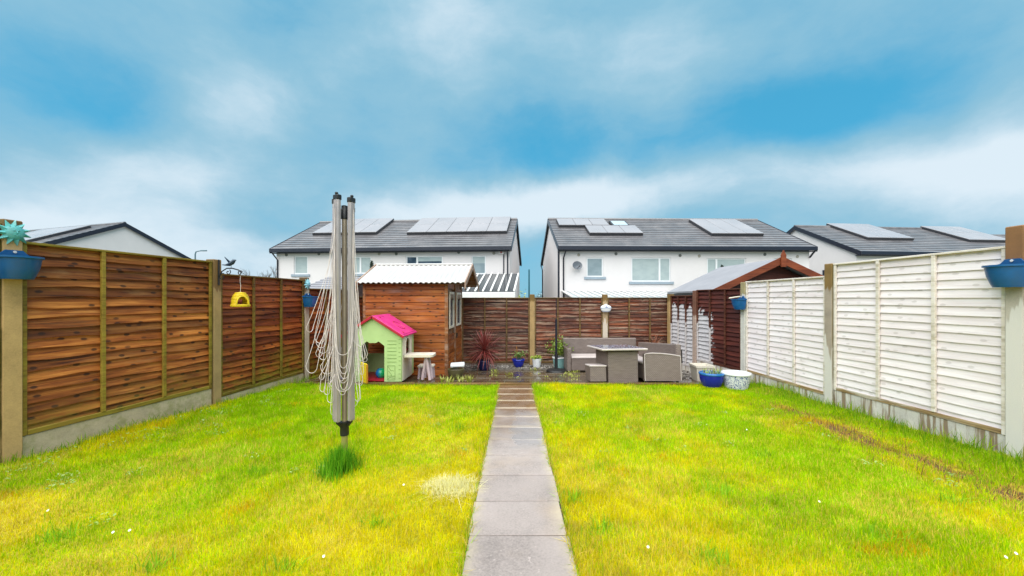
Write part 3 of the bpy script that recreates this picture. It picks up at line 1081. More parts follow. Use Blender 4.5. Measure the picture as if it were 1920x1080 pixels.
# right fence: walk towards the camera so that the garden is local -Y
rf = thing('garden_fence', 'lapped timber fence on the right, white near and half painted maroon behind', 'fence', (0, 0, 0))
RP = [(4.72, 1.53), (4.62, 3.535), (4.515, 5.49), (4.47, 7.45), (4.275, 9.02), (4.12, 10.12)]
RT = [2.2, 2.04, 1.87, 1.69, 1.56, 1.48]
RPAN = [(0.20, 2.02, 'white_slat', 'white_rail', 'white_foot'), (0.085, 1.865, 'white_slat', 'white_rail', 'white_foot'), (-0.03, 1.70, 'white_slat', 'white_rail', 'white_foot'), (-0.06, 1.575, 'maroon_slat', 'maroon_rail', None), (-0.27, 1.45, 'maroon_slat', 'maroon_rail', None)]
RM = ['post_right_near', 'post_right_near', 'post_right_mid', 'post_right_white', 'post_maroon', 'post_back']
for i, (x, y) in enumerate(RP):
    q = RP[i + 1] if i + 1 < len(RP) else RP[i]
    pq = RP[i - 1] if i else RP[i]
    d = (pq[0] - q[0], pq[1] - q[1])
    post(rf, (x, y), d, -0.6, RT[i], RM[i])
    if i + 1 < len(RP):
        dd = Vector((x - q[0], y - q[1], 0)).normalized()
        n = (-dd.y, dd.x)
        a = off((q[0] + dd.x * 0.067, q[1] + dd.y * 0.067), n, 0.075)
        c = off((x - dd.x * 0.067, y - dd.y * 0.067), n, 0.075)
        z0, z1, sm, rm, ft = RPAN[i]
        fence_panel(rf, a, c, z0, z1, sm, rm, 0.095, foot=ft, battens=2 if i < 3 else 2,
                    label=['white painted panel', 'white painted panel', 'white painted panel', 'maroon panel with one bay painted white', 'maroon panel with its lower part painted white'][i])
        gravel_board(rf, a, c, -0.6, z0 - 0.003, 'board_right')

# back fence
bf = thing('garden_fence', 'dark weathered lapped fence across the far end behind the patio', 'fence', (0, 0, 0))
BP = [-3.34, -1.40, 0.538, 2.479, 4.26]
for i, x in enumerate(BP):
    if i < 4:
        post(bf, (x, 10.2), (1, 0), -0.7, 1.485, 'post_back_pale' if i == 3 else 'post_back')
        x1 = BP[i + 1] - (0.067 if i < 3 else 0.0)
        a, c = (x + 0.067, 10.275), (x1, 10.275)
        fence_panel(bf, a, c, -0.34, 1.40, 'back_slat', 'back_rail', 0.1, battens=2)
        gravel_board(bf, a, c, -0.7, -0.343, 'board_back')

# ------------------------------------------------------------------ planters, sun faces and brackets on the fences


def planter_mesh():
    b = MB()
    n = 14
    rim = [(-0.155 * math.cos(math.pi * i / n), -0.19 * math.sin(math.pi * i / n)) for i in range(n + 1)]
    levels = [(1.08, 0.205), (1.08, 0.188), (0.98, 0.184), (0.90, 0.10), (0.76, 0.03), (0.68, 0.0)]
    vs, fs = [], []
    for s, z in levels:
        vs += [(x * s, y * s if s < 1.05 else y * 1.04, z) for x, y in rim]
    m = n + 1
    for j in range(len(levels) - 1):
        for i in range(n):
            fs.append((j * m + i, j * m + i + 1, (j + 1) * m + i + 1, (j + 1) * m + i))
    fs.append(tuple(range((len(levels) - 1) * m, len(levels) * m)))
    inner = len(vs)
    for s, z in ((0.97, 0.205), (0.85, 0.10), (0.74, 0.05)):
        vs += [(x * s, y * s, z) for x, y in rim]
    for i in range(n):
        fs.append((i, inner + i, inner + i + 1, i + 1))
    for j in range(2):
        for i in range(n):
            fs.append((inner + j * m + i + 1, inner + j * m + i, inner + (j + 1) * m + i, inner + (j + 1) * m + i + 1))
    fs.append(tuple(range(inner + 2 * m, inner + 3 * m)))
    b.add(vs, fs)
    return b.mesh('planter', M['blue_plastic'], smooth=True)


PLM = planter_mesh()
_pl = MB()
_pl.prism([(-0.10, 0.01), (0.10, 0.01), (0.140, 0.17), (0.165, 0.205), (0.09, 0.225), (0.055, 0.262), (-0.055, 0.262), (-0.09, 0.225), (-0.165, 0.205), (-0.140, 0.17)], -0.003, 0.010)
PLB = _pl.mesh('back_plate', M['blue_plastic'])
HOOK = MB().lathe([(0.0, -0.004), (0.012, -0.003), (0.012, 0.003), (0.0, 0.004)], 8).mesh('screw', M['bar_white'])


def planter(label, face, d, z, group='blue half round planters on the fence posts', s=1.0):
    """face: point on the post's garden face, d: fence direction"""
    t = thing('wall_planter', label, 'planter', (face[0], face[1], z), (0, 0, math.atan2(d[1], d[0])), group)
    t.location.x += math.sin(t.rotation_euler[2]) * 0.012
    t.location.y -= math.cos(t.rotation_euler[2]) * 0.012
    link('bowl', PLM, t).scale = (s, s, s)
    link('back_plate', PLB, t).scale = (s, 1, s)
    o = link('screw', HOOK, t, (0, -0.008, 0.245 * s), (R(90), 0, 0))
    so = MB()
    so.lathe([(0.0, 0.008), (0.6, 0.004), (1.0, 0.0)], 14, 0.125 * s, 0.15 * s)
    so2 = [(x, min(y, -0.004), z) for x, y, z in so.v]
    so.v = so2
    so.build('soil', M['soil'], t, loc=(0, 0, 0.14 * s))
    return t


D_L = (0.07, 1.0)
D_R = (-0.03, -1.0)
planter('blue half round planter under the larger teal sun on the near left post', (-4.5, 3.465), (0.14, 1), 1.545)
planter('small looking blue planter under the pale blue sun on the far left post', (-3.99, 7.485), (0.11, 1), 1.21)
planter('blue planter on the near right post of the white fence', (4.62, 3.535), (-0.05, -1), 1.475)
rp = planter('blue planter on the white post between maroon and white panels', (4.47, 7.45), (-0.03, -1), 1.16)
stick = tag(MB().tube([(-0.02, -0.22, 0), (-0.01, -0.10, 0.02), (0.03, -0.02, 0.03)], 0.012, 5).build('twig', M['cream_pot'], None, loc=(4.47 - 0.10, 7.36, 1.38)), 'pale stick lying in the planter beside the maroon panel', 'stick')
stick.rotation_euler = (0, 0, R(-80))


def sun_face(label, face, d, z, r, mat, rays=11):
    t = thing('sun_plaque', label, 'ornament', (face[0], face[1], z), (0, 0, math.atan2(d[1], d[0])), 'clay sun faces on the fence posts')
    b = MB()
    prof = [(0.56 * r, 0.0), (0.58 * r, 0.010), (0.53 * r, 0.020), (0.32 * r, 0.032), (0.0, 0.037)]
    n = 22
    vs, fs = [], []
    for q, h in prof:
        for k in range(n):
            a = 2 * math.pi * k / n
            vs.append((q * math.cos(a), -h, q * math.sin(a)))
    for i in range(len(prof) - 1):
        for k in range(n):
            fs.append((i * n + k, i * n + (k + 1) % n, (i + 1) * n + (k + 1) % n, (i + 1) * n + k))
    b.add(vs, fs)
    b.build('face_disc', M[mat], t, smooth=True)
    f = MB()      # brow, nose, mouth and eyes in relief
    f.tube([(-0.02 * r / .1, -0.034, 0.012 * r / .1), (-0.008 * r / .1, -0.037, 0.017 * r / .1)], 0.0035, 5)
    f.tube([(0.008 * r / .1, -0.037, 0.017 * r / .1), (0.02 * r / .1, -0.034, 0.012 * r / .1)], 0.0035, 5)
    f.tube([(0, -0.036, 0.012 * r / .1), (0, -0.044, -0.004 * r / .1)], 0.004, 5)
    f.tube([(-0.017 * r / .1, -0.033, -0.016 * r / .1), (0, -0.037, -0.022 * r / .1), (0.017 * r / .1, -0.033, -0.016 * r / .1)], 0.0035, 5)
    f.build('features', M[mat], t)
    ray = MB()
    w = 0.20 * r
    ray.add([(-w, -0.002, 0.50 * r), (w, -0.002, 0.50 * r), (0.5 * w, -0.002, r), (0, -0.026, 0.54 * r), (0.4 * w, -0.012, 0.92 * r), (-w, 0.004, .50 * r), (w, 0.004, .50 * r), (0.5 * w, 0.004, r)],
            [(0, 3, 4, 2), (3, 1, 2, 4), (0, 1, 3), (5, 7, 6), (0, 2, 7, 5), (2, 1, 6, 7)])
    rm = ray.mesh('ray', M[mat])
    for k in range(rays):
        link('ray', rm, t, (0, 0, 0), (0, 2 * math.pi * k / rays, 0))


sun_face('larger teal clay sun face with pointed rays on the near left post', off((-4.5, 3.465), (1, 0), 0.003), (0.14, 1), 1.965, 0.118, 'teal_clay')
sun_face('smaller pale blue sun face on the far left post beside the shed', off((-3.99, 7.485), (1, 0), 0.003), (0.11, 1), 1.655, 0.105, 'pale_blue_clay', 10)


def bird_bracket():
    t = thing('hanging_bracket', 'black scrolled iron bracket topped by a bird on the left fence post', 'bracket', (-4.205, 5.50, 1.72))
    MB().bbox(0, 0.012, -0.014, 0.014, -0.16, 0.21, 0.003).build('wall_plate', M['black_iron'], t)
    arm = [(0.01, 0, -0.05), (0.05, 0, 0.04), (0.12, 0, 0.085), (0.2, 0, 0.085), (0.29, 0, 0.06), (0.335, 0, 0.02)]
    MB().tube(arm, 0.009, 6).build('arm', M['black_iron'], t)
    def scroll(cx, cz, r, turns, a0, flip=1):
        return [(cx + r * (1 - k / 20) * math.cos(a0 + flip * turns * 2 * math.pi * k / 20), 0, cz + r * (1 - k / 20) * math.sin(a0 + flip * turns * 2 * math.pi * k / 20)) for k in range(18)]
    MB().tube(scroll(0.06, -0.04, 0.055, 1.3, 1.2), 0.006, 5).build('scroll', M['black_iron'], t)
    MB().tube(scroll(0.14, 0.03, 0.04, 1.3, 1.0, -1), 0.006, 5).build('scroll', M['black_iron'], t)
    MB().tube(scroll(0.31, 0.015, 0.04, 1.2, 0.6, 1), 0.007, 5).build('scroll', M['black_iron'], t)
    # the bird: one body with wings raised
    b = MB()
    b.tube([(0.05, 0, 0.135), (0.10, 0, 0.132), (0.155, 0, 0.14), (0.195, 0, 0.165), (0.222, 0, 0.192), (0.238, 0, 0.20), (0.258, 0, 0.203)], [0.004, 0.010, 0.026, 0.032, 0.023, 0.014, 0.002], 8)
    b.add([(0.15, -0.004, 0.155), (0.19, -0.004, 0.165), (0.105, -0.03, 0.245), (0.15, 0.004, 0.155), (0.19, 0.004, 0.165), (0.105, -0.02, 0.248)], [(0, 1, 2), (5, 4, 3), (0, 2, 5, 3), (1, 4, 5, 2)])
    b.add([(0.17, 0.004, 0.165), (0.20, 0.004, 0.17), (0.17, 0.05, 0.225), (0.17, 0.010, 0.163), (0.20, 0.010, 0.17), (0.17, 0.055, 0.228)], [(0, 1, 2), (5, 4, 3), (0, 2, 5, 3), (1, 4, 5, 2)])
    b.tube([(0.185, 0, 0.14), (0.18, 0, 0.085)], 0.004, 4)
    b.build('bird', M['navy_iron'], t, smooth=True)
    # yellow hive hanging below
    h = thing('bird_feeder', 'yellow beehive shaped feeder hanging from the bird bracket', 'bird feeder', (-4.205 + 0.315, 5.50, 1.255), (0, 0, R(50)))
    prof = []
    N = 8
    for i in range(N):
        z = 0.035 + 0.165 * i / N
        r = 0.112 * math.sqrt(max(0.0, 1 - (max(0, i - 0.6) / N) ** 2.3))
        prof += [(r * 0.955, z), (r, z + 0.007), (r, z + 0.014), (r * 0.955, z + 0.0195)]
    prof += [(0.03, 0.205), (0.0, 0.212)]
    sh = MB()
    n = 28
    vs, fs = [], []
    for r, z in prof:
        for k in range(n):
            a = 2 * math.pi * k / n
            vs.append((r * math.cos(a), r * math.sin(a) * 0.9, z))
    for i in range(len(prof) - 1):
        for k in range(n):
            am = 2 * math.pi * (k + .5) / n + math.pi / 2     # 0 = towards -Y
            am = (am + math.pi) % (2 * math.pi) - math.pi
            zc = prof[i][1]
            hole = abs(am) < 0.70 * math.sqrt(max(0, 1 - ((zc - 0.035) / 0.125) ** 2)) if zc < 0.16 else False
            back = abs(abs(am) - math.pi) < 0.5 and zc < 0.11
            if not hole and not back:
                fs.append((i * n + k, i * n + (k + 1) % n, (i + 1) * n + (k + 1) % n, (i + 1) * n + k))
    sh.add(vs, fs)
    so = sh.build('hive_shell', M['hive_yellow'], h, smooth=True)
    mod = so.modifiers.new('thickness', 'SOLIDIFY')
    mod.thickness = 0.010
    MB().lathe([(0.0, 0.0), (0.115, 0.0), (0.122, 0.012), (0.122, 0.026), (0.112, 0.034), (0.0, 0.034)], 26, 1, 0.9).build('tray', M['hive_yellow'], h, smooth=True)
    arch = [(0.073 * math.sin(a), -0.108, 0.036 + 0.115 * math.cos(a)) for a in np.linspace(-1.55, 1.55, 14)]
    arch = [(x, -0.104 + 0.25 * max(0, z - 0.08) ** 1.0 * 0.5, z) for x, y, z in arch]
    MB().tube(arch, 0.009, 6).build('arch', M['hive_yellow'], h, smooth=True)
    MB().tube([(0, 0, 0.21), (0.004, 0, 0.30), (-0.004, 0, 0.36), (0.0, 0, 0.44)], 0.003, 5).build('cord', M['line_cord'], h)


bird_bracket()


def hanging_dish():
    t = thing('wall_ornament', 'white oval enamel wall pot with blue bands on the back fence post', 'ornament', (2.479, 10.135, 1.02))
    MB().lathe([(0.0, 0), (0.09, 0), (0.10, 0.012), (0.125, 0.04), (0.143, 0.085), (0.145, 0.10)], 24, 1, 0.42).build('bowl', M['white_glaze'], t, smooth=True)
    MB().lathe([(0.146, 0.098), (0.149, 0.102), (0.149, 0.108), (0.146, 0.112)], 24, 1, 0.42).build('band', M['sail_blue'], t)
    MB().lathe([(0.101, 0.010), (0.106, 0.014), (0.106, 0.020), (0.101, 0.023)], 24, 1, 0.42).build('band', M['sail_blue'], t)
    MB().lathe([(0.145, 0.111), (0.142, 0.13), (0.115, 0.16), (0.07, 0.178), (0.042, 0.184), (0.036, 0.19), (0.042, 0.2), (0.03, 0.208), (0.0, 0.21)], 24, 1, 0.42).build('lid', M['white_glaze'], t, smooth=True)
    s = MB()     # small blue sailing boat on the lid
    s.add([(-0.02, -0.064, 0.135), (0.0, -0.064, 0.135), (0.0, -0.048, 0.17)], [(0, 1, 2)])
    s.add([(0.004, -0.064, 0.135), (0.03, -0.064, 0.135), (0.004, -0.052, 0.158)], [(0, 1, 2)])
    s.add([(-0.03, -0.066, 0.125), (0.03, -0.066, 0.125), (0.036, -0.065, 0.131), (-0.036, -0.065, 0.131)], [(0, 1, 2, 3)])
    s.build('boat_motif', M['sail_blue'], t)


hanging_dish()

# ------------------------------------------------------------------ rotary clothes dryer


def dryer():
    Y0, X0 = 3.38, -1.474
    zg = lawn_z(Y0)
    t = thing('rotary_dryer', 'folded rotary clothes dryer with loose hanging lines on the left lawn', 'clothes dryer', (X0, Y0, zg))
    H = 2.19 - zg
    MB().tube([(0, 0, -0.25), (0, 0, 0.34)], 0.0265, 14).build('ground_tube', M['pole_foot'], t, smooth=True)
    MB().tube([(0, 0, 0.33), (0, 0, H - 0.02)], 0.0225, 14).build('pole', M['pole_steel'], t, smooth=True)
    MB().lathe([(0.0, H - 0.12), (0.030, H - 0.12), (0.033, H - 0.04), (0.026, H - 0.03), (0.026, H - 0.005), (0.015, H), (0.0, H)], 14).build('pole_cap', M['black_plastic'], t, smooth=True)
    c = MB()
    c.lathe([(0.0, 0.265), (0.036, 0.265), (0.038, 0.285), (0.036, 0.36), (0.045, 0.375), (0.045, 0.385), (0.0, 0.39)], 16)
    c.build('collar', M['black_plastic'], t, smooth=True)
    arms = [(-0.082, 0.012), (-0.034, -0.066), (0.070, -0.026), (0.032, 0.060)]
    bot, top = 0.40, 2.235 - zg
    hole_pts = []
    for i, (ax, ay) in enumerate(arms):
        ang = math.atan2(ay, ax)
        m = Matrix.Translation((ax, ay, 0)) @ Matrix.Rotation(ang, 4, 'Z')
        tp = top + (0.0, 0.02, 0.005, -0.06)[i]
        b = MB()
        b.bbox(-0.019, 0.019, -0.030, 0.030, bot, tp, 0.008, m)
        b.bbox(-0.0215, 0.0215, -0.0115, -0.0075, bot + 0.01, tp - 0.01, 0.001, m)
        b.bbox(-0.0215, 0.0215, 0.0075, 0.0115, bot + 0.01, tp - 0.01, 0.001, m)
        a = b.build('arm', M['alu'], t, smooth=True)
        cp = MB()
        cp.bbox(-0.022, 0.022, -0.033, 0.033, tp - 0.035, tp + 0.012, 0.006, m)
        cp.bbox(-0.006, 0.020, -0.012, 0.012, tp + 0.012, tp + 0.034, 0.006, m)
        cp.build('end_cap', M['black_plastic'], a, smooth=True)
        k = MB()
        k.tube([m @ Vector((0.0, 0, bot + 0.015)), m @ Vector((0.0, 0, bot - 0.005)), Vector((ax * 0.35, ay * 0.35, bot - 0.055))], 0.014, 6)
        k.build('hinge', M['black_plastic'], a, smooth=True)
        hole_pts.append((Vector((ax, ay, 0)) * 1.0, ang))
    rr = random.Random(5)
    rows = 12
    sides = {(0, 1): (Vector((-1.0, -0.30, 0)), 0.20), (3, 0): (Vector((-0.95, 0.35, 0)), 0.16), (2, 3): (Vector((1.0, 0.15, 0)), 0.20), (1, 2): (Vector((0.1, -1.0, 0)), 0.05)}
    for k in range(rows):
        hz = top - 0.09 - k * 0.142
        for (a, b2), (sdir, bmax) in sides.items():
            for rep_ in range(2 if (a, b2) in ((0, 1), (2, 3)) and k % 3 else 1):
                pa, aa = hole_pts[a]
                pb, ab = hole_pts[b2]
                A = pa + Vector((math.cos(aa), math.sin(aa), 0)) * 0.022
                B = pb + Vector((math.cos(ab), math.sin(ab), 0)) * 0.022
                A.z = B.z = hz
                if rep_:
                    A, B = B, A
                front = (a, b2) == (1, 2)
                sd_ = (sdir + Vector((rr.uniform(-.25, .25), rr.uniform(-.35, .35), 0))).normalized()
                u = rr.random() ** 1.8
                bul = 0.025 + u * bmax
                zb = 0.50 + 0.42 * u + rr.uniform(-0.06, 0.34)
                zb = max(zb, hz - 1.55)
                if hz - zb < 0.10:
                    continue
                bul = min(bul, 0.05 + 0.22 * (hz - zb))
                rad = rr.uniform(0.018, 0.050) if not front else 0.03
                pts = []
                if front:
                    # swag across the front from arm to arm
                    m = 20
                    for i in range(m + 1):
                        t_ = i / m
                        q = abs(2 * t_ - 1)
                        p = A.lerp(B, 0.5 - 0.5 * math.cos(math.pi * t_)) + sd_ * bul * math.sin(math.pi * t_)
                        p.z = hz - (hz - zb) * (1 - q ** 2.5)
                        pts.append(p)
                else:
                    A0, B0 = A.copy(), B.copy()
                    A0.z = B0.z = 0
                    E = A0 + sd_ * bul                  # foot of the outer leg
                    F = E - sd_ * 2 * rad + (B0 - A0) * 0.45
                    m = 9
                    cv = rr.uniform(1.1, 1.6)
                    for i in range(m):
                        t_ = i / m
                        p = A0.lerp(E, t_ ** cv)
                        p.z = hz + (zb + rad - hz) * t_
                        pts.append(p)
                    for i in range(9):
                        an_ = math.pi * i / 8
                        p = E.lerp(F, 0.5 - 0.5 * math.cos(an_))
                        p.z = zb + rad - rad * 1.5 * math.sin(an_)
                        pts.append(p)
                    for i in range(1, m + 1):
                        t_ = i / m
                        p = F.lerp(B0, 1 - (1 - t_) ** cv)
                        p.z = zb + rad + (hz - zb - rad) * t_
                        pts.append(p)
                MB().tube(pts, 0.0021, 5).build('line', M['line_cord'], t, smooth=True)


dryer()

# ------------------------------------------------------------------ shed


def corrugated(x0, x1, P0, P1, pitch, amp, n_per=8):
    """wavy sheet between two edges (y,z), ridges running from P0 to P1"""
    b = MB()
    d = Vector((0, P1[0] - P0[0], P1[1] - P0[1]))
    nrm = Vector((1, 0, 0)).cross(d).normalized()
    if nrm.z < 0:
        nrm = -nrm
    nx = int((x1 - x0) / pitch * n_per)
    for th in (0, -0.012):
        for i in range(nx + 1):
            x = x0 + (x1 - x0) * i / nx
            h = amp * math.sin(2 * math.pi * (x - x0) / pitch) + th
            for j in range(2):
                q = P0 if j == 0 else P1
                b.v.append(tuple(Vector((x, q[0], q[1])) + nrm * h))
    m = (nx + 1) * 2
    for i in range(nx):
        a = 2 * i
        b.f += [(a, a + 2, a + 3, a + 1), (m + a, m + a + 1, m + a + 3, m + a + 2), (a, m + a, m + a + 2, a + 2), (a + 1, a + 3, m + a + 3, m + a + 1)]
    b.mi = [0] * len(b.f)
    return b


def shed():
    ang = R(-2.6)
    org = Vector((-1.39, 8.2, -0.60))      # front right corner of the walls; z of the local floor
    t = thing('garden_shed', 'orange timber shed with a white corrugated roof in the far left corner', 'shed', org, (0, 0, ang))
    W, D = 1.80, 1.72
    zf, ze, zr = 0.035, 2.33, 2.765          # local heights
    # dark base and inner box
    MB().box(-W + 0.03, -0.03, 0.03, D - 0.03, -0.06, 0.05).build('base', M['red_wall'], t)
    core = MB()
    core.box(-W + 0.02, -0.02, 0.02, D - 0.02, 0.05, ze - 0.02)
    core.prism([(0.0, ze - 0.02), (D, ze - 0.02), (D / 2, zr - 0.06)], -W + 0.02, -0.02, 'x')
    core.build('inner_wall', M['shed_trim'], t)
    n = 16
    h = (ze - 0.06) / n
    bm = MB()
    bm.prism([(-0.004, 0.0), (-0.024, 0.003), (-0.022, h * 0.84), (-0.006, h * 0.90), (-0.002, h - 0.002), (0.006, h - 0.002), (0.006, 0.0)], -W + 0.04, -0.045, 'x')
    fm = bm.mesh('board', M['shed_board'])
    for i in range(n):
        link('board', fm, t, (0, 0, 0.05 + i * h))
    bm = MB()
    # boards of the right hand wall, between the corner post, window and door
    def side_board(y0, y1, i):
        key = (round(y0, 3), round(y1, 3))
        if key not in side_cache:
            m = MB()
            prof = [(0.004, 0.0), (0.022, 0.004), (0.022, h * 0.82), (0.010, h * 0.93), (0.008, h - 0.002), (-0.006, h - 0.002), (-0.006, 0.0)]
            L = y1 - y0
            nn = len(prof)
            # grain along local X: build along X then turn the object
            m.add([(0, -a, b) for a, b in prof] + [(L, -a, b) for a, b in prof], [tuple(range(nn)), tuple(range(2 * nn - 1, nn - 1, -1))] + [(k, k + nn, (k + 1) % nn + nn, (k + 1) % nn) for k in range(nn)])
            side_cache[key] = m.mesh('board', M['shed_board'])
        link('board', side_cache[key], t, (0, y0, 0.05 + i * h), (0, 0, R(90)))
    side_cache = {}
    wy0, wy1, dy0, dy1 = 0.12, 0.60, 0.80, 1.62
    wz0, wz1 = 1.32, 2.12
    for i in range(n):
        z0, z1 = 0.05 + i * h, 0.05 + (i + 1) * h
        if z1 < wz0 or z0 > wz1 - 0.05:
            side_board(0.045, 0.70, i)
    # corner posts
    MB().bbox(-0.045, 0.026, -0.026, 0.045, 0.04, ze - 0.03, 0.004).build('corner_post', M['shed_trim'], t)
    MB().bbox(-W - 0.02, -W + 0.04, -0.026, 0.045, 0.04, ze - 0.03, 0.004).build('corner_post', M['shed_trim'], t)
    MB().bbox(-0.045, 0.026, D - 0.06, D, 0.04, ze - 0.03, 0.004).build('corner_post', M['shed_trim'], t)
    # uprights beside the door
    for y in (0.70, 0.755):
        MB().bbox(0.0, 0.045, y, y + 0.045, 0.04, ze - 0.03, 0.004).build('door_post', M['shed_trim'], t)
    # door with its boards
    door = MB().bbox(-0.004, 0.012, dy0 + 0.01, dy1, 0.07, 2.2, 0.003).build('door', M['shed_board'], t)
    dm = None
    for i in range(n - 1):
        z0, z1 = 0.08 + i * h, 0.08 + (i + 1) * h
        if z1 < wz0 or z0 > wz1 - 0.05:
            if dm is None:
                m = MB()
                L = dy1 - dy0 - 0.03
                m.bbox(0, L, -0.032, -0.0125, 0.002, h - 0.003, 0.004)
                dm = m.mesh('board', M['shed_board'])
            link('board', dm, door, (0, dy0 + 0.02, z0), (0, 0, R(90)))
    MB().bbox(0.034, 0.07, dy0 + 0.03, dy0 + 0.055, 1.05, 1.17, 0.004).build('handle', M['black_iron'], door)
    # windows with scalloped pelmets
    def win(parent, y0, y1):
        f = MB()
        f.bbox(0.02, 0.044, y0, y0 + 0.045, wz0, wz1, 0.003)
        f.bbox(0.02, 0.044, y1 - 0.045, y1, wz0, wz1, 0.003)
        f.bbox(0.02, 0.043, y0 + 0.045, y1 - 0.045, wz0, wz0 + 0.05, 0.003)
        f.bbox(0.02, 0.043, y0 + 0.045, y1 - 0.045, wz1 - 0.05, wz1, 0.003)
        fr = f.build('window', M['toy_cream'], parent)
        MB().box(0.012, 0.020, y0 + 0.04, y1 - 0.04, wz0 + 0.04, wz1 - 0.04).build('pane', M['glass_dark'], fr)
        pts = [(y0 + 0.045, wz1 - 0.05), (y0 + 0.045, wz1 - 0.18)]
        k = 12
        for i in range(1, k):
            s = i / k
            pts.append((y0 + 0.045 + (y1 - y0 - 0.09) * s, wz1 - 0.135 - 0.03 * math.cos(s * 4 * math.pi) - 0.02 * abs(2 * s - 1)))
        pts += [(y1 - 0.045, wz1 - 0.18), (y1 - 0.045, wz1 - 0.05)]
        MB().prism(pts[::-1], 0.024, 0.038, 'x').build('pelmet', M['barge'], fr)
    win(t, wy0, wy1)
    win(door, dy0 + 0.12, dy1 - 0.12)
    # roof
    x0, x1 = -W - 0.08, 0.42
    fe, re, rid = (-0.20, ze - 0.02), (D + 0.20, ze - 0.02), (D / 2, zr)
    corrugated(x0, x1, fe, rid, 0.112, 0.013).build('roof_sheet', M['sheet_white'], t, smooth=True)
    corrugated(x0, x1, re, rid, 0.112, 0.013).build('roof_sheet', M['sheet_white'], t, smooth=True)
    MB().tube([(x0, rid[0], zr + 0.012), (x1, rid[0], zr + 0.012)], 0.03, 8).build('ridge_cap', M['sheet_white'], t)
    u = MB()
    sl = (zr - ze) / (D / 2 + 0.20)
    u.add([(x0 + 0.03, -0.16, ze - 0.06), (x1 - 0.03, -0.16, ze - 0.06), (x1 - 0.03, D / 2, zr - 0.045), (x0 + 0.03, D / 2, zr - 0.045), (x0 + 0.03, D + 0.16, ze - 0.06), (x1 - 0.03, D + 0.16, ze - 0.06)], [(0, 1, 2, 3), (3, 2, 5, 4)])
    u.build('roof_deck', M['shed_trim'], t)
    # barge boards with shaped ends, front and back slopes, both gables
    for gx in (x1 - 0.004, x0 - 0.018):
        for s in (1, -1):
            cy = D / 2
            ey = -0.215 if s > 0 else D + 0.215
            ez = ze - 0.02
            poly = [(cy, zr + 0.03), (ey, ez + 0.015), (ey, ez - 0.13), (ey + s * 0.05, ez - 0.16), (ey + s * 0.09, ez - 0.06), (ey + s * 0.15, ez - 0.045), (cy, zr - 0.10)]
            if s < 0:
                poly = poly[::-1]
            MB().prism(poly, gx, gx + 0.022, 'x').build('barge_board', M['barge'], t)


shed()

# ------------------------------------------------------------------ playhouse and toys


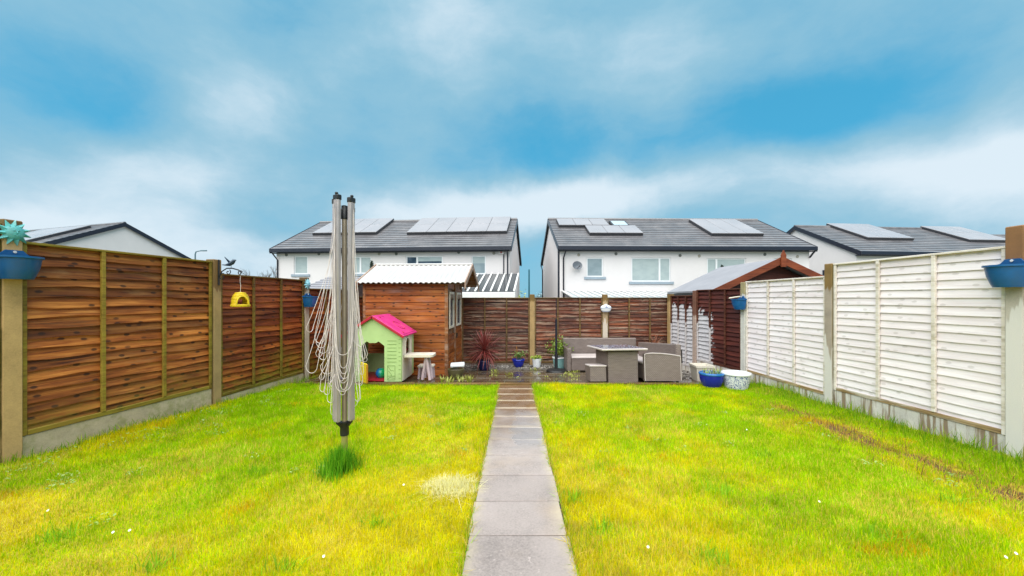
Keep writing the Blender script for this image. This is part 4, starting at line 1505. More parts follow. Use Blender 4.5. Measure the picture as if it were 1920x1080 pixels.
def playhouse():
    t = thing('playhouse', 'lime green plastic playhouse with a pink roof in front of the shed', 'playhouse', (-2.575, 7.1, patio_z(7.1) + 0.015), (0, 0, 0))
    W, D, ze, zr = 1.06, 0.88, 0.86, 1.20
    w = W / 2
    door = 0.215
    th = 0.035
    # front gable wall in pieces round the doorway
    def gz(x):
        return zr - 0.03 - (zr - 0.03 - ze) * abs(x) / w
    arch = [(-door, 0.66), (-0.11, 0.745), (-0.06, 0.715), (0.06, 0.715), (0.11, 0.745), (door, 0.66)]
    f = MB()
    f.prism([(-w, 0), (-door, 0), (-door, 0.66), (-w, 0.66)], 0, th)
    f.prism([(door, 0), (w, 0), (w, 0.66), (door, 0.66)], 0, th)
    top = [(-w, 0.66)] + arch + [(w, 0.66), (w, ze), (0, zr - 0.03), (-w, ze)]
    # split the head in quads so that it stays planar and tidy
    xs = [-w, -door, -0.11, -0.06, 0.0, 0.06, 0.11, door, w]
    lo = {-w: 0.66, -door: 0.66, -0.11: 0.745, -0.06: 0.715, 0.0: 0.715, 0.06: 0.715, 0.11: 0.745, door: 0.66, w: 0.66}
    for a, b in zip(xs[:-1], xs[1:]):
        f.prism([(a, lo[a]), (b, lo[b]), (b, gz(b)), (a, gz(a))], 0, th)
    fw = f.build('front_wall', M['toy_green'], t)
    for s in (-1, 1):      # moulded clapboard lines and a stone pattern on either side of the door
        g = MB()
        for i in range(8):
            z = 0.36 + i * 0.065
            if z < 0.80:
                g.box(min(s * 0.27, s * 0.44), max(s * 0.27, s * 0.44), -0.004, 0.002, z, z + 0.007)
        a, b = (0.27, 0.415) if s > 0 else (-0.415, -0.27)
        for z in (0.03, 0.10, 0.29):
            g.box(a, b, -0.0045, 0.002, z, z + 0.007)
        for x in (a, b - 0.006):
            g.box(x, x + 0.006, -0.004, 0.002, 0.037, 0.29)
        g.tube([(a + 0.02, -0.002, 0.27), (a + 0.06, -0.002, 0.21), (b - 0.02, -0.002, 0.20)], 0.004, 4)
        g.tube([(a + 0.02, -0.002, 0.20), (a + 0.07, -0.002, 0.14), (a + 0.08, -0.002, 0.10)], 0.004, 4)
        g.tube([(a + 0.01, -0.002, 0.05), (a + 0.05, -0.002, 0.08), (b - 0.01, -0.002, 0.06)], 0.004, 4)
        g.build('moulding', M['toy_groove'], fw)
    e = MB()     # small edge notches at the corner
    for i in range(10):
        e.box(w - 0.05, w - 0.012, -0.004, 0.002, 0.06 + i * 0.08, 0.067 + i * 0.08)
    e.build('corner_moulding', M['toy_groove'], fw)
    b = MB()
    b.box(-w, w, D - th, D, 0, 0.40)
    b.box(-w, -w + 0.12, D - th, D, 0.40, ze)
    b.box(w - 0.12, w, D - th, D, 0.40, ze)
    b.prism([(-w + 0.12, 0.80), (w - 0.12, 0.80), (w - 0.12, ze + 0.07), (0, zr - 0.03), (-w + 0.12, ze + 0.07)], D - th, D)
    b.build('back_wall', M['toy_green'], t)
    MB().box(-w, -w + th, th + 0.001, D - th - 0.001, 0, ze).build('side_wall', M['toy_green'], t)
    MB().box(-w + th, w - th, th, D - th, 0.0, 0.02).build('floor', M['toy_red'], t)
    MB().box(w - th, w, D * 0.80, D - th - 0.001, 0, ze).build('side_wall', M['toy_green'], t)
    MB().box(w - th, w, th + 0.001, 0.06, 0, ze).build('side_wall', M['toy_green'], t)
    # cream kitchen side with an arched window
    s = MB()
    y0, y1, yc, hw = 0.062, D * 0.80 - 0.002, 0.38, 0.16
    xo0, xo1 = w - 0.014, w + 0.012
    s.box(xo0, xo1, y0, y1, 0.0, 0.47)
    s.box(xo0, xo1, y0, yc - hw, 0.47, 0.84)
    s.box(xo0, xo1, yc + hw, y1, 0.47, 0.84)
    n = 8
    for i in range(n):
        a0, a1 = math.pi * i / n, math.pi * (i + 1) / n
        ya, yb = yc - hw * math.cos(a0), yc - hw * math.cos(a1)
        za, zb = 0.66 + 0.13 * math.sin(a0), 0.66 + 0.13 * math.sin(a1)
        s.prism([(ya, za), (yb, zb), (yb, 0.84), (ya, 0.84)], xo0, xo1, 'x')
    s.build('window_wall', M['toy_cream'], t)
    fr = [(w + 0.012, yc - hw, 0.47)] + [(w + 0.012, yc - hw * math.cos(a), 0.66 + 0.13 * math.sin(a)) for a in np.linspace(0, math.pi, 12)] + [(w + 0.012, yc + hw, 0.47)]
    MB().tube(fr, 0.014, 6).build('window_frame', M['toy_cream'], t, smooth=True)
    # roof: two pink slabs with a lip, and the crest moulding
    for sx in (-1, 1):
        r = MB()
        L = math.hypot(w + 0.06, zr - ze + 0.04)
        an = math.atan2(zr - ze + 0.0, w)
        m = Matrix.Translation((0, 0, zr + 0.015)) @ Matrix.Rotation(sx * an, 4, 'Y')
        xa, xb = (0, L) if sx > 0 else (-L, 0)
        r.bbox(xa, xb, -0.055, D + 0.045, -0.022, 0.012, 0.008, m)
        r.bbox(xa + 0.04, xb - 0.04, 0.0, D - 0.01, 0.012, 0.020, 0.006, m)
        ro = r.build('roof', M['toy_pink'], t)
        q = MB()
        c = sx * L * 0.58
        n = 18
        ring = [m @ Vector((c + 0.13 * math.cos(2 * math.pi * i / n), D / 2 + 0.14 * math.sin(2 * math.pi * i / n), 0.021)) for i in range(n + 1)]
        q.tube(ring, 0.008, 5)
        for yy in (0.10, D - 0.12):
            for xx in (0.09, L - 0.09):
                q.bbox(sx * xx - 0.018, sx * xx + 0.018, yy, yy + 0.04, 0.018, 0.030, 0.004, m)
        q.build('roof_moulding', M['toy_red'], ro)
        ed = MB()
        ed.bbox(xa, xb, -0.066, -0.056, -0.034, 0.010, 0.003, m)
        ed.build('roof_edge', M['toy_red'], ro)
    # yellow half door, open towards the lawn
    d = MB()
    m = Matrix.Translation((-door + 0.005, -0.005, 0)) @ Matrix.Rotation(R(-48), 4, 'Z')
    d.bbox(0, 0.30, -0.022, 0.0, 0.01, 0.37, 0.012, m)
    d.bbox(0.05, 0.25, -0.027, -0.022, 0.08, 0.30, 0.002, m)
    do = d.build('door', M['toy_yellow'], t)
    MB().bbox(0.302, 0.318, -0.026, 0.003, 0.02, 0.36, 0.003, m).build('door_edge', M['toy_orange'], do)
    # table that folds out of the side
    tb = MB()
    poly = []
    for cx, cy, a0 in ((w + 0.56, 0.46, 0), (w + 0.0, 0.46, 1), (w + 0.0, 0.08, 2), (w + 0.56, 0.08, 3)):
        r = 0.07 if a0 in (0, 3) else 0.004
        ox = cx - r if a0 in (0, 3) else cx + r + 0.028
        oy = cy - r if a0 in (0, 1) else cy + r
        for i in range(5):
            a = math.pi / 2 * (a0 + i / 4)
            poly.append((ox + r * math.cos(a), oy + r * math.sin(a)))
    tb.prism(poly, 0.435, 0.478, 'z')
    to = tb.build('table', M['toy_cream'], t)
    for y in (0.17, 0.36):
        for s in (-1, 1):
            MB().tube([(w + 0.42 + s * 0.005, y, 0.434), (w + 0.42 + s * 0.075, y - 0.02 * s, 0.0)], [0.024, 0.030], 8).build('leg', M['toy_lilac'], to, smooth=True)
    # red shelf inside
    MB().bbox(0.10, w - th - 0.012, 0.45, 0.75, 0.50, 0.53, 0.008).build('shelf', M['toy_red'], t)
    # toys
    z = patio_z(7.45) + 0.035
    b = MB()
    prof = [(0.105 * math.sin(math.pi * i / 16), 0.105 - 0.105 * math.cos(math.pi * i / 16)) for i in range(17)]
    prof[0] = (0.0, 0.0)
    prof[-1] = (0.0, 0.21)
    b.lathe(prof, 24)
    bm, k, p = new_mat('ball_swirl')
    v = coords(k, rand=False)
    k.put(p.inputs['Base Color'], k.mix(k.step(k.sep(v)[0], -0.06, 0.05), (0.01, 0.13, 0.42), (0.01, 0.36, 0.10)))
    p.inputs['Roughness'].default_value = 0.25
    tag(b.build('ball', bm, None, smooth=True, loc=(-2.52, 7.40, z + 0.003)), 'shiny green and blue ball in the playhouse doorway', 'ball')
    # small stool beside the table
    st = thing('toy_stool', 'small cream plastic stool under the playhouse table', 'stool', (-1.72, 7.72, patio_z(7.72) + 0.01))
    MB().bbox(-0.16, 0.16, -0.11, 0.11, 0.225, 0.275, 0.018).build('seat', M['toy_cream'], st, smooth=True)
    for sx in (-1, 1):
        for sy in (-1, 1):
            MB().tube([(sx * 0.115, sy * 0.075, 0.226), (sx * 0.135, sy * 0.09, 0.0)], [0.026, 0.024], 8).build('leg', M['toy_lilac'], st, smooth=True)
    # folded blue toy behind the dryer
    bt = thing('toy_scooter', 'narrow blue toy leaning on the left fence behind the dryer', 'toy', (-3.35, 7.25, patio_z(7.25) + 0.01), (0, R(8), R(10)))
    MB().tube([(0, 0, 0.02), (0.0, 0, 0.62)], 0.024, 8).build('stem', M['cobalt'], bt, smooth=True)
    MB().tube([(-0.13, 0, 0.62), (0.13, 0, 0.62)], 0.018, 8).build('handlebar', M['cobalt'], bt, smooth=True)
    MB().bbox(-0.05, 0.40, -0.05, 0.05, 0.05, 0.08, 0.01).build('deck', M['cobalt'], bt)
    for x in (-0.06, 0.40):
        w_ = MB()
        w_.tube([(x, -0.018, 0.05), (x, 0.018, 0.05)], 0.052, 14)
        w_.build('wheel', M['black_plastic'], bt, smooth=True)


playhouse()

# ------------------------------------------------------------------ patio furniture
PS = math.atan(-0.094)


def sofa_back():
    t = thing('rattan_sofa', 'grey rattan sofa with a low back along the back fence', 'sofa', (1.30, 9.05, patio_z(9.3)), (0, 0, R(1)))
    W, D = 1.86, 0.66
    MB().bbox(0.0, 0.10, 0, D - 0.02, 0.04, 0.58, 0.015).build('armrest', M['rattan'], t)
    MB().bbox(0.102, W, 0.02, D - 0.12, 0.05, 0.335, 0.012).build('seat_base', M['rattan'], t)
    MB().bbox(0.105, W - 0.004, 0.0, D - 0.13, 0.338, 0.385, 0.014).build('seat', M['table_rim'], t)
    MB().bbox(0.0, W, D - 0.02 + 0.003, D + 0.08, 0.04, 0.76, 0.016).build('backrest', M['rattan'], t)
    for x in (0.05, W - 0.05):
        for y in (0.05, D + 0.02):
            MB().bbox(x - 0.02, x + 0.02, y - 0.02, y + 0.02, 0, 0.045, 0.003).build('foot', M['black_plastic'], t)


def sofa_side():
    t = thing('rattan_sofa', 'grey rattan corner sofa with a curved end arm along the right fence', 'sofa', (2.43, 7.0, patio_z(7.0)), (PS, 0, R(0)))
    L, D = 2.0, 0.66
    poly = [(0, 0.04), (D, 0.04), (D, 0.485), (D * 0.75, 0.515), (D * 0.45, 0.535), (D * 0.2, 0.54), (0.02, 0.53), (0, 0.51)]
    MB().prism(poly, 0, 0.10).build('armrest', M['rattan'], t)
    cap = MB()
    cap.tube([(x, 0.0, z) for x, z in poly[2:][::-1]], 0.011, 6)
    cap.tube([(0.0, 0.0, 0.04), (0.0, 0.0, 0.51)], 0.008, 5)
    cap.tube([(D, 0.0, 0.04), (D, 0.0, 0.485)], 0.008, 5)
    cap.build('piping', M['table_rim'], t)
    MB().bbox(0.02, D - 0.08, 0.103, L, 0.05, 0.325, 0.012).build('seat_base', M['rattan'], t)
    MB().bbox(0.0, D - 0.09, 0.103, L, 0.328, 0.375, 0.014).build('seat', M['table_rim'], t)
    MB().bbox(D - 0.02, D + 0.08, 0.13, L + 0.3, 0.05, 0.70, 0.016).build('backrest', M['rattan'], t)
    MB().bbox(D + 0.082, D + 0.10, 0.14, 0.20, 0.35, 0.60, 0.004).build('back_bracket', M['black_plastic'], t)
    for y in (0.06, L - 0.1):
        for x in (0.05, D - 0.05):
            MB().bbox(x - 0.02, x + 0.02, y - 0.02, y + 0.02, 0, 0.045, 0.003).build('foot', M['black_plastic'], t)


def table():
    t = thing('patio_table', 'rattan pedestal table with a wet dark glass top on the patio', 'table', (2.02, 7.35, patio_z(7.3)), (PS * 0.5, 0, R(6)))
    MB().bbox(-0.285, 0.285, -0.30, 0.42, 0.0, 0.585, 0.012).build('pedestal', M['rattan'], t)
    MB().bbox(-0.34, 0.34, -0.27, 0.40, 0.587, 0.602, 0.003).build('top_support', M['black_plastic'], t)
    MB().bbox(-0.435, 0.435, -0.40, 0.52, 0.604, 0.640, 0.01).build('table_top', M['table_rim'], t)
    MB().bbox(-0.385, 0.385, -0.35, 0.47, 0.6415, 0.647, 0.002).build('glass_top', M['table_glass'], t)


def stool():
    t = thing('rattan_stool', 'low grey rattan stool tucked against the left of the patio table', 'stool', (1.43, 7.0, patio_z(7.02)), (PS, 0, R(2)))
    MB().bbox(0, 0.30, 0.0, 0.40, 0.02, 0.29, 0.012).build('body', M['rattan'], t)
    MB().bbox(-0.008, 0.308, -0.008, 0.408, 0.292, 0.322, 0.01).build('cushion', M['table_rim'], t)


def parasol_base():
    t = thing('parasol_stand', 'black parasol stand and bare pole left of the back sofa', 'parasol stand', (1.05, 9.12, patio_z(9.12) + 0.005))
    MB().lathe([(0.0, 0.0), (0.235, 0.0), (0.24, 0.02), (0.225, 0.05), (0.12, 0.072), (0.06, 0.082), (0.0, 0.085)], 28).build('base', M['black_plastic'], t, smooth=True)
    MB().tube([(0, 0, 0.08), (0, 0, 0.42)], [0.040, 0.036], 12).build('socket', M['black_plastic'], t, smooth=True)
    MB().bbox(0.03, 0.085, -0.012, 0.012, 0.33, 0.365, 0.006).build('knob', M['black_plastic'], t)
    MB().tube([(0, 0, 0.40), (0, 0, 1.24)], 0.026, 12).build('pole', M['fascia'], t, smooth=True)
    MB().tube([(0, 0, 1.24), (0, 0, 1.72)], 0.009, 8).build('upper_pole', M['fascia'], t, smooth=True)


sofa_back()
sofa_side()
table()
stool()
parasol_base()

# ------------------------------------------------------------------ pots and plants


def pot(label, loc, prof, mat, rim=None, soil_z=None, cat='plant pot', n=26, group=None, name='plant_pot', rim_prof=None):
    t = thing(name, label, cat, loc, group=group)
    h = prof[-1][1]
    r = prof[-1][0]
    full = [(0.0, 0.0)] + list(prof) + [(r - 0.02, h), (r - 0.03, h * 0.55), (0.0, h * 0.5)]
    MB().lathe(full, n).build('body', M[mat], t, smooth=True)
    if rim:
        q = [(r * 0.97, h - 0.032), (r + 0.012, h - 0.028), (r + 0.017, h - 0.012), (r + 0.010, h + 0.006), (r - 0.012, h + 0.008), (r - 0.024, h - 0.01)]
        MB().lathe(q, n).build('rim', M[rim], t, smooth=True)
    sz = soil_z or h * 0.8
    MB().lathe([(r * 0.9 - 0.02, sz), (r * 0.5, sz + 0.012), (0.0, sz + 0.015)], n).build('soil', M['soil'], t)
    return t


def leaf_strip(L, w, droop, mat, seg=7):
    b = MB()
    vs, fs = [], []
    for i in range(seg + 1):
        s = i / seg
        x = L * (s - 0.10 * droop * s * s)
        z = -droop * L * 0.42 * s ** 2.2
        ww = w * (0.55 + 0.9 * s) * (1 - s) ** 0.75 + 0.0006 if s > 0.3 else w * (0.55 + 0.9 * s) * (0.7 ** 0.75)
        vs += [(x, -ww / 2, z + ww * 0.25), (x, 0, z), (x, ww / 2, z + ww * 0.25)]
    for i in range(seg):
        a, c = i * 3, i * 3 + 3
        fs += [(a, c, c + 1, a + 1), (a + 1, c + 1, c + 2, a + 2)]
    b.add(vs, fs)
    return b.mesh('leaf', M[mat], smooth=True)


def spiky(name, label, loc, n, L, w, mat, trunk=0.3, lo=-0.5, hi=1.45, cat='plant'):
    t = thing(name, label, cat, loc)
    ms = [leaf_strip(L * q, w, dr, mat) for q, dr in ((1.0, 0.35), (0.85, 0.6), (1.08, 0.2), (0.7, 0.15), (0.95, 0.9))]
    r = random.Random(hash(label) & 0xfff)
    MB().tube([(0, 0, -0.05), (0.01, 0, trunk)], [0.03, 0.024], 8).build('stem', M['bark'], t)
    for i in range(n):
        el = lo + (hi - lo) * (i + 0.5) / n + r.uniform(-0.12, 0.12)
        az = i * 2.399 + r.uniform(-0.3, 0.3)
        me = ms[0 if el > 0.9 else r.randrange(5)] if el > 0.3 else ms[r.choice((1, 4, 4))]
        o = link('leaf', me, t, (0, 0, trunk + 0.02 * math.sin(el)))
        o.rotation_euler = Euler((r.uniform(-0.4, 0.4), -el, az), 'XYZ')
    return t


pot('dark navy pot holding the red spiky plant by the shed', (-0.70, 9.55, -0.41), [(0.10, 0), (0.135, 0.08), (0.15, 0.18), (0.15, 0.24)], 'navy_glaze', rim='navy_glaze')
spiky('cordyline_plant', 'spiky red cordyline with arching leaves by the shed', (-0.68, 9.55, -0.20), 150, 0.60, 0.030, 'cordyline_leaf', trunk=0.26, lo=-0.7)
BLUE_PROF = [(0.085, 0), (0.125, 0.06), (0.15, 0.14), (0.155, 0.20)]
pot('small cobalt blue pot standing by the back fence', (0.165, 9.85, -0.382), BLUE_PROF, 'cobalt', rim='cobalt')
pot('small white tapered pot beside the back fence post', (0.635, 9.85, -0.382), [(0.09, 0), (0.105, 0.08), (0.118, 0.17), (0.123, 0.22)], 'white_glaze')
pot('aqua green pot with a bushy plant beside the back sofa', (1.20, 9.72, -0.40), [(0.13, 0), (0.15, 0.12), (0.17, 0.24), (0.175, 0.30)], 'aqua_glaze', rim='white_glaze')
pot('large cobalt blue glazed pot at the edge of the right lawn', (3.50, 6.74, lawn_z(6.74) - 0.01), [(0.10, 0), (0.15, 0.05), (0.185, 0.14), (0.196, 0.22), (0.192, 0.27)], 'cobalt', rim='cobalt_rim')
pot('white ceramic pot with blue flowers near the white post', (3.885, 6.66, lawn_z(6.66) - 0.01), [(0.17, 0), (0.20, 0.10), (0.215, 0.22), (0.222, 0.285)], 'floral', rim='white_glaze', soil_z=0.235)
pot('dark olive bowl pot at the corner of the shed', (-1.14, 7.80, patio_z(7.8)), [(0.10, 0), (0.145, 0.06), (0.165, 0.14), (0.17, 0.19)], 'olive_pot')
wl = tag(MB().bbox(-0.145, 0.145, -0.10, 0.10, 0, 0.05, 0.012).build('plastic_tray', M['white_glaze'], None, loc=(-1.13, 7.98, patio_z(7.98) + 0.235), rot=(R(8), R(-3), R(6))), 'white plastic tray lying across the olive bowl by the shed', 'tray')


def square_pot():
    t = thing('square_planter', 'cream square planter between the end sofa and the blue pot', 'plant pot', (3.68, 7.45, patio_z(7.45)), (0, 0, R(-3)))
    a, b, h = 0.135, 0.165, 0.30
    m = MB()
    m.add([(-a, -a, 0), (a, -a, 0), (a, a, 0), (-a, a, 0), (-b, -b, h), (b, -b, h), (b, b, h), (-b, b, h), (-b + .02, -b + .02, h), (b - .02, -b + .02, h), (b - .02, b - .02, h), (-b + .02, b - .02, h), (-b + .03, -b + .03, h - .06), (b - .03, -b + .03, h - .06), (b - .03, b - .03, h - .06), (-b + .03, b - .03, h - .06)],
          [(0, 3, 2, 1), (0, 1, 5, 4), (1, 2, 6, 5), (2, 3, 7, 6), (3, 0, 4, 7), (4, 5, 9, 8), (5, 6, 10, 9), (6, 7, 11, 10), (7, 4, 8, 11), (8, 9, 13, 12), (9, 10, 14, 13), (10, 11, 15, 14), (11, 8, 12, 15), (12, 13, 14, 15)])
    m.build('body', M['cream_pot'], t)
    r = MB()
    for (x0, x1, y0, y1) in ((-b - .01, b + .01, -b - .01, -b + .005), (-b - .01, b + .01, b - .005, b + .01), (-b - .01, -b + .005, -b + .005, b - .005), (b - .005, b + .01, -b + .005, b - .005)):
        r.box(x0, x1, y0, y1, h - 0.035, h + 0.006)
    r.build('rim', M['cream_pot'], t)


square_pot()


def leafy(name, label, loc, n, rx, ry, rz, mat, size=0.05, cat='plant', stems=5, cz=None):
    t = thing(name, label, cat, loc)
    r = random.Random(hash(label) & 0xffff)
    b = MB()
    cz = rz if cz is None else cz
    clumps = [(r.uniform(-.6, .6) * rx, r.uniform(-.6, .6) * ry, cz + r.uniform(-.6, .7) * rz) for _ in range(9)]
    for i in range(n):
        c = r.choice(clumps)
        p = Vector(c) + Vector((r.gauss(0, .3) * rx, r.gauss(0, .3) * ry, r.gauss(0, .26) * rz))
        s = size * r.uniform(0.6, 1.25)
        q = Euler((r.uniform(-0.9, 0.9), r.uniform(-0.9, 0.9), r.uniform(0, 6.28))).to_matrix()
        vs = [Vector((0, 0, 0)), Vector((s * .5, s * .28, s * .08)), Vector((s, 0, -s * .05)), Vector((s * .5, -s * .28, s * .08))]
        b.add([p + q @ v for v in vs], [(0, 1, 2), (0, 2, 3)])
    b.build('foliage', M[mat], t)
    for i in range(stems):
        c = clumps[i % len(clumps)]
        MB().tube([(0, 0, -0.06), (c[0] * .5, c[1] * .5, c[2] * .55), c], [0.008, 0.005, 0.003], 5).build('stem', M['bark'], t)
    return t


leafy('bushy_plant', 'bright green bushy plant in the aqua pot beside the sofa', (1.17, 9.70, -0.16), 900, 0.34, 0.22, 0.26, 'shrub_leaf', 0.06, cz=0.30)
leafy('potted_plant', 'low green plant in the small cobalt blue pot', (0.165, 9.85, -0.215), 260, 0.17, 0.14, 0.11, 'pot_leaf', 0.05, cz=0.11, stems=3)
cs = tag(MB().tube([(0, 0, 0), (0.01, 0, 0.24), (-0.005, 0, 0.36)], 0.006, 5).build('cane', M['toy_orange'], None, loc=(0.12, 9.86, -0.21)), 'thin orange cane standing in the small cobalt blue pot', 'cane')
leafy('potted_plant', 'pale lime plant filling the small white pot', (0.635, 9.85, -0.20), 240, 0.14, 0.13, 0.075, 'lime_leaf', 0.045, cz=0.07, stems=3)
spiky('phormium_plant', 'small rusty orange spiky plant in the right back corner', (3.66, 9.85, -0.10), 36, 0.36, 0.03, 'phormium_leaf', trunk=0.22, lo=0.1)


def bulb_leaves():
    t = thing('bulb_plant', 'yellow green upright bulb leaves in the large cobalt pot', 'plant', (3.50, 6.74, lawn_z(6.74) + 0.21))
    r = random.Random(3)
    ms = [leaf_strip(0.16 * q, 0.015, dr, 'lime_leaf', 5) for q, dr in ((1, .2), (.8, .4), (.65, .6))]
    mo = [leaf_strip(0.14 * q, 0.014, dr, 'phormium_leaf', 5) for q, dr in ((1, .2), (.8, .4))]
    for i in range(75):
        a, d = r.uniform(0, 6.28), 0.14 * math.sqrt(r.random())
        o = link('leaf', r.choice(ms if i % 5 else mo), t, (d * math.cos(a), d * math.sin(a), 0))
        o.rotation_euler = Euler((0, -r.uniform(0.95, 1.5), r.uniform(0, 6.28)), 'XYZ')


bulb_leaves()

# ------------------------------------------------------------------ houses and other things beyond the fences


class House:
    def __init__(self, name, label, org, rot, W, D, zg, ze, zr, ov=0.35, verge=0.12, courses=15, cat='house'):
        self.t = thing(name, label, cat, (org[0], org[1], zg), (0, 0, rot))
        self.org, self.rot, self.zg = Vector((org[0], org[1], 0)), rot, zg
        self.W, self.D, self.ze, self.zr, self.ov, self.verge = W, D, ze - zg, zr - zg, ov, verge
        self.slope = (self.zr - self.ze) / (D / 2 + ov)
        self.openings = []
        self.courses = courses

    def ray(self, px, py):
        o = Vector((0, 0, CAM_H)) - Vector((self.org.x, self.org.y, self.zg))
        d = Vector(((px - CX) / FPX, 1, (HY - py) / FPX))
        m = Matrix.Rotation(-self.rot, 3, 'Z')
        return m @ o, m @ d

    def wall_pt(self, px, py):
        o, d = self.ray(px, py)
        s = -o.y / d.y
        p = o + d * s
        return p.x, p.z

    def roof_pt(self, px, py):
        """(x, y along the slope in plan) where a pixel's ray meets the front roof plane"""
        o, d = self.ray(px, py)
        # z = ze + slope*(y+ov)
        s = (self.ze + self.slope * (o.y + self.ov) - o.z) / (d.z - self.slope * d.y)
        p = o + d * s
        return p.x, p.y

    def roofz(self, y):
        return self.ze + self.slope * (y + self.ov)

    def window(self, rect, panes, mats, sill=True, head=0.0):
        x0, z1 = self.wall_pt(rect[0], rect[1])
        x1, z0 = self.wall_pt(rect[2], rect[3])
        self.openings.append((x0, x1, z0, z1, panes, mats, sill))

    def build_walls(self):
        W, D, ze = self.W, self.D, self.ze
        xs = sorted({0.0, W} | {v for o in self.openings for v in o[:2]})
        zs = sorted({0.0, self.roofz(0) - 0.03} | {v for o in self.openings for v in o[2:4]})
        b = MB()
        for a, c in zip(xs[:-1], xs[1:]):
            for e, g in zip(zs[:-1], zs[1:]):
                mx, mz = (a + c) / 2, (e + g) / 2
                if any(o[0] < mx < o[1] and o[2] < mz < o[3] for o in self.openings):
                    continue
                b.add([(a, 0, e), (c, 0, e), (c, 0, g), (a, 0, g)], [(0, 1, 2, 3)])
        for x0, x1, z0, z1, *_ in self.openings:
            r = 0.12
            b.add([(x0, 0, z0), (x1, 0, z0), (x1, 0, z1), (x0, 0, z1), (x0, r, z0), (x1, r, z0), (x1, r, z1), (x0, r, z1)], [(0, 4, 5, 1), (1, 5, 6, 2), (2, 6, 7, 3), (3, 7, 4, 0)])
        zt = self.roofz(0) - 0.03
        zp = self.roofz(D / 2) - 0.03
        for x, fl in ((0, 0), (W, 1)):
            q = [(x, 0, 0), (x, D, 0), (x, D, zt), (x, D / 2, zp), (x, 0, zt)]
            b.add(q, [(4, 3, 2, 1, 0) if fl == 0 else (0, 1, 2, 3, 4)])
        b.add([(0, D, 0), (W, D, 0), (W, D, zt), (0, D, zt)], [(3, 2, 1, 0)])
        b.build('wall', M['render_white'], self.t)
        for x0, x1, z0, z1, panes, mats, sill in self.openings:
            f = MB()
            fw = 0.065
            f.box(x0, x0 + fw, 0.05, 0.11, z0, z1)
            f.box(x1 - fw, x1, 0.05, 0.11, z0, z1)
            f.box(x0 + fw, x1 - fw, 0.052, 0.108, z0, z0 + fw)
            f.box(x0 + fw, x1 - fw, 0.052, 0.108, z1 - fw, z1)
            cuts = [0.0] + list(panes) + [1.0]
            bars = []
            for c in panes:
                xm = x0 + (x1 - x0) * c
                f.box(xm - 0.05, xm + 0.05, 0.048, 0.112, z0 + fw, z1 - fw)
            fr = f.build('window', M['upvc'], self.t)
            for i, (c0, c1) in enumerate(zip(cuts[:-1], cuts[1:])):
                xa = x0 + (x1 - x0) * c0 + (fw if i == 0 else 0.05)
                xb = x0 + (x1 - x0) * c1 - (fw if i == len(cuts) - 2 else 0.05)
                mt = mats[i]
                if isinstance(mt, tuple):     # blind half drawn
                    zz = z0 + fw + (z1 - z0 - 2 * fw) * mt[2]
                    MB().box(xa, xb, 0.075, 0.085, zz, z1 - fw).build('blind', M[mt[0]], fr)
                    MB().box(xa, xb, 0.075, 0.085, z0 + fw, zz).build('pane', M[mt[1]], fr)
                else:
                    MB().box(xa, xb, 0.075, 0.085, z0 + fw, z1 - fw).build('pane', M[mt], fr)
            if sill:
                MB().bbox(x0 - 0.14, x1 + 0.14, -0.07, 0.05, z0 - 0.15, z0 - 0.005, 0.008).build('sill', M['sill_grey'], fr)

    def build_roof(self, rear_detail=False):
        W, D, ov, vg = self.W, self.D, self.ov, self.verge
        b = MB()
        n = self.courses
        th = 0.036
        for side in (0, 1):
            for i in range(n):
                # each course is a slab that overlaps the one below it
                ya = -ov + (D / 2 + ov) * i / n
                yb = -ov + (D / 2 + ov) * (i + 1) / n
                za, zb = self.roofz(ya), self.roofz(yb)
                q = [(-vg, ya, za + th), (W + vg, ya, za + th), (W + vg, yb + 0.02, zb + 0.015), (-vg, yb + 0.02, zb + 0.015), (-vg, ya, za), (W + vg, ya, za)]
                if side:
                    q = [(x, D - y, z) for x, y, z in q]
                b.m = 0
                b.add(q, [(0, 1, 2, 3), (0, 3, 4), (1, 5, 2)])
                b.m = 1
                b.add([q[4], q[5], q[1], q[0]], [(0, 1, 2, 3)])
        # underside
        b.add([(-vg, -ov, self.ze - 0.02), (W + vg, -ov, self.ze - 0.02), (W + vg, D / 2, self.zr - 0.02), (-vg, D / 2, self.zr - 0.02), (-vg, D + ov, self.ze - 0.02), (W + vg, D + ov, self.ze - 0.02)], [(0, 3, 2, 1), (3, 4, 5, 2)])
        ro = b.build('roof', [M['roof_tile'], M['tile_edge_shade']], self.t)
        MB().tube([(-vg, D / 2, self.zr + 0.02), (W + vg, D / 2, self.zr + 0.02)], 0.10, 8).build('ridge', M['roof_tile'], ro)
        for y0, y1 in ((-ov - 0.09, -ov + 0.02), (D + ov - 0.02, D + ov + 0.09)):
            MB().bbox(-vg - 0.03, W + vg + 0.03, y0, y1, self.ze - 0.20, self.ze + 0.03, 0.02).build('gutter', M['fascia'], ro)
        MB().box(-vg, W + vg, -ov + 0.03, -0.004, self.ze - 0.24, self.ze - 0.205).build('soffit', M['fascia'], ro)
        for x in (-vg - 0.035, W + vg + 0.004):
            for s in (0, 1):
                poly = [(-ov - 0.02, self.ze + 0.04), (D / 2, self.zr + 0.05), (D / 2, self.zr - 0.24), (-ov - 0.02, self.ze - 0.26)]
                if s:
                    poly = [(D - a, c) for a, c in poly][::-1]
                MB().prism(poly, x, x + 0.03, 'x').build('barge_board', M['fascia'], ro)

    def array(self, tl, tr, bl, br, nx, ny):
        """solar array fitted on the roof between the pixels of its corners"""
        xa, yt = self.roof_pt(*tl)
        xb, _ = self.roof_pt(*tr)
        xc, yb = self.roof_pt(*bl)
        xd, _ = self.roof_pt(*br)
        x0, x1 = (xa + xc) / 2, (xb + xd) / 2
        self.place_array(x0, x1, yb, yt, nx, ny)

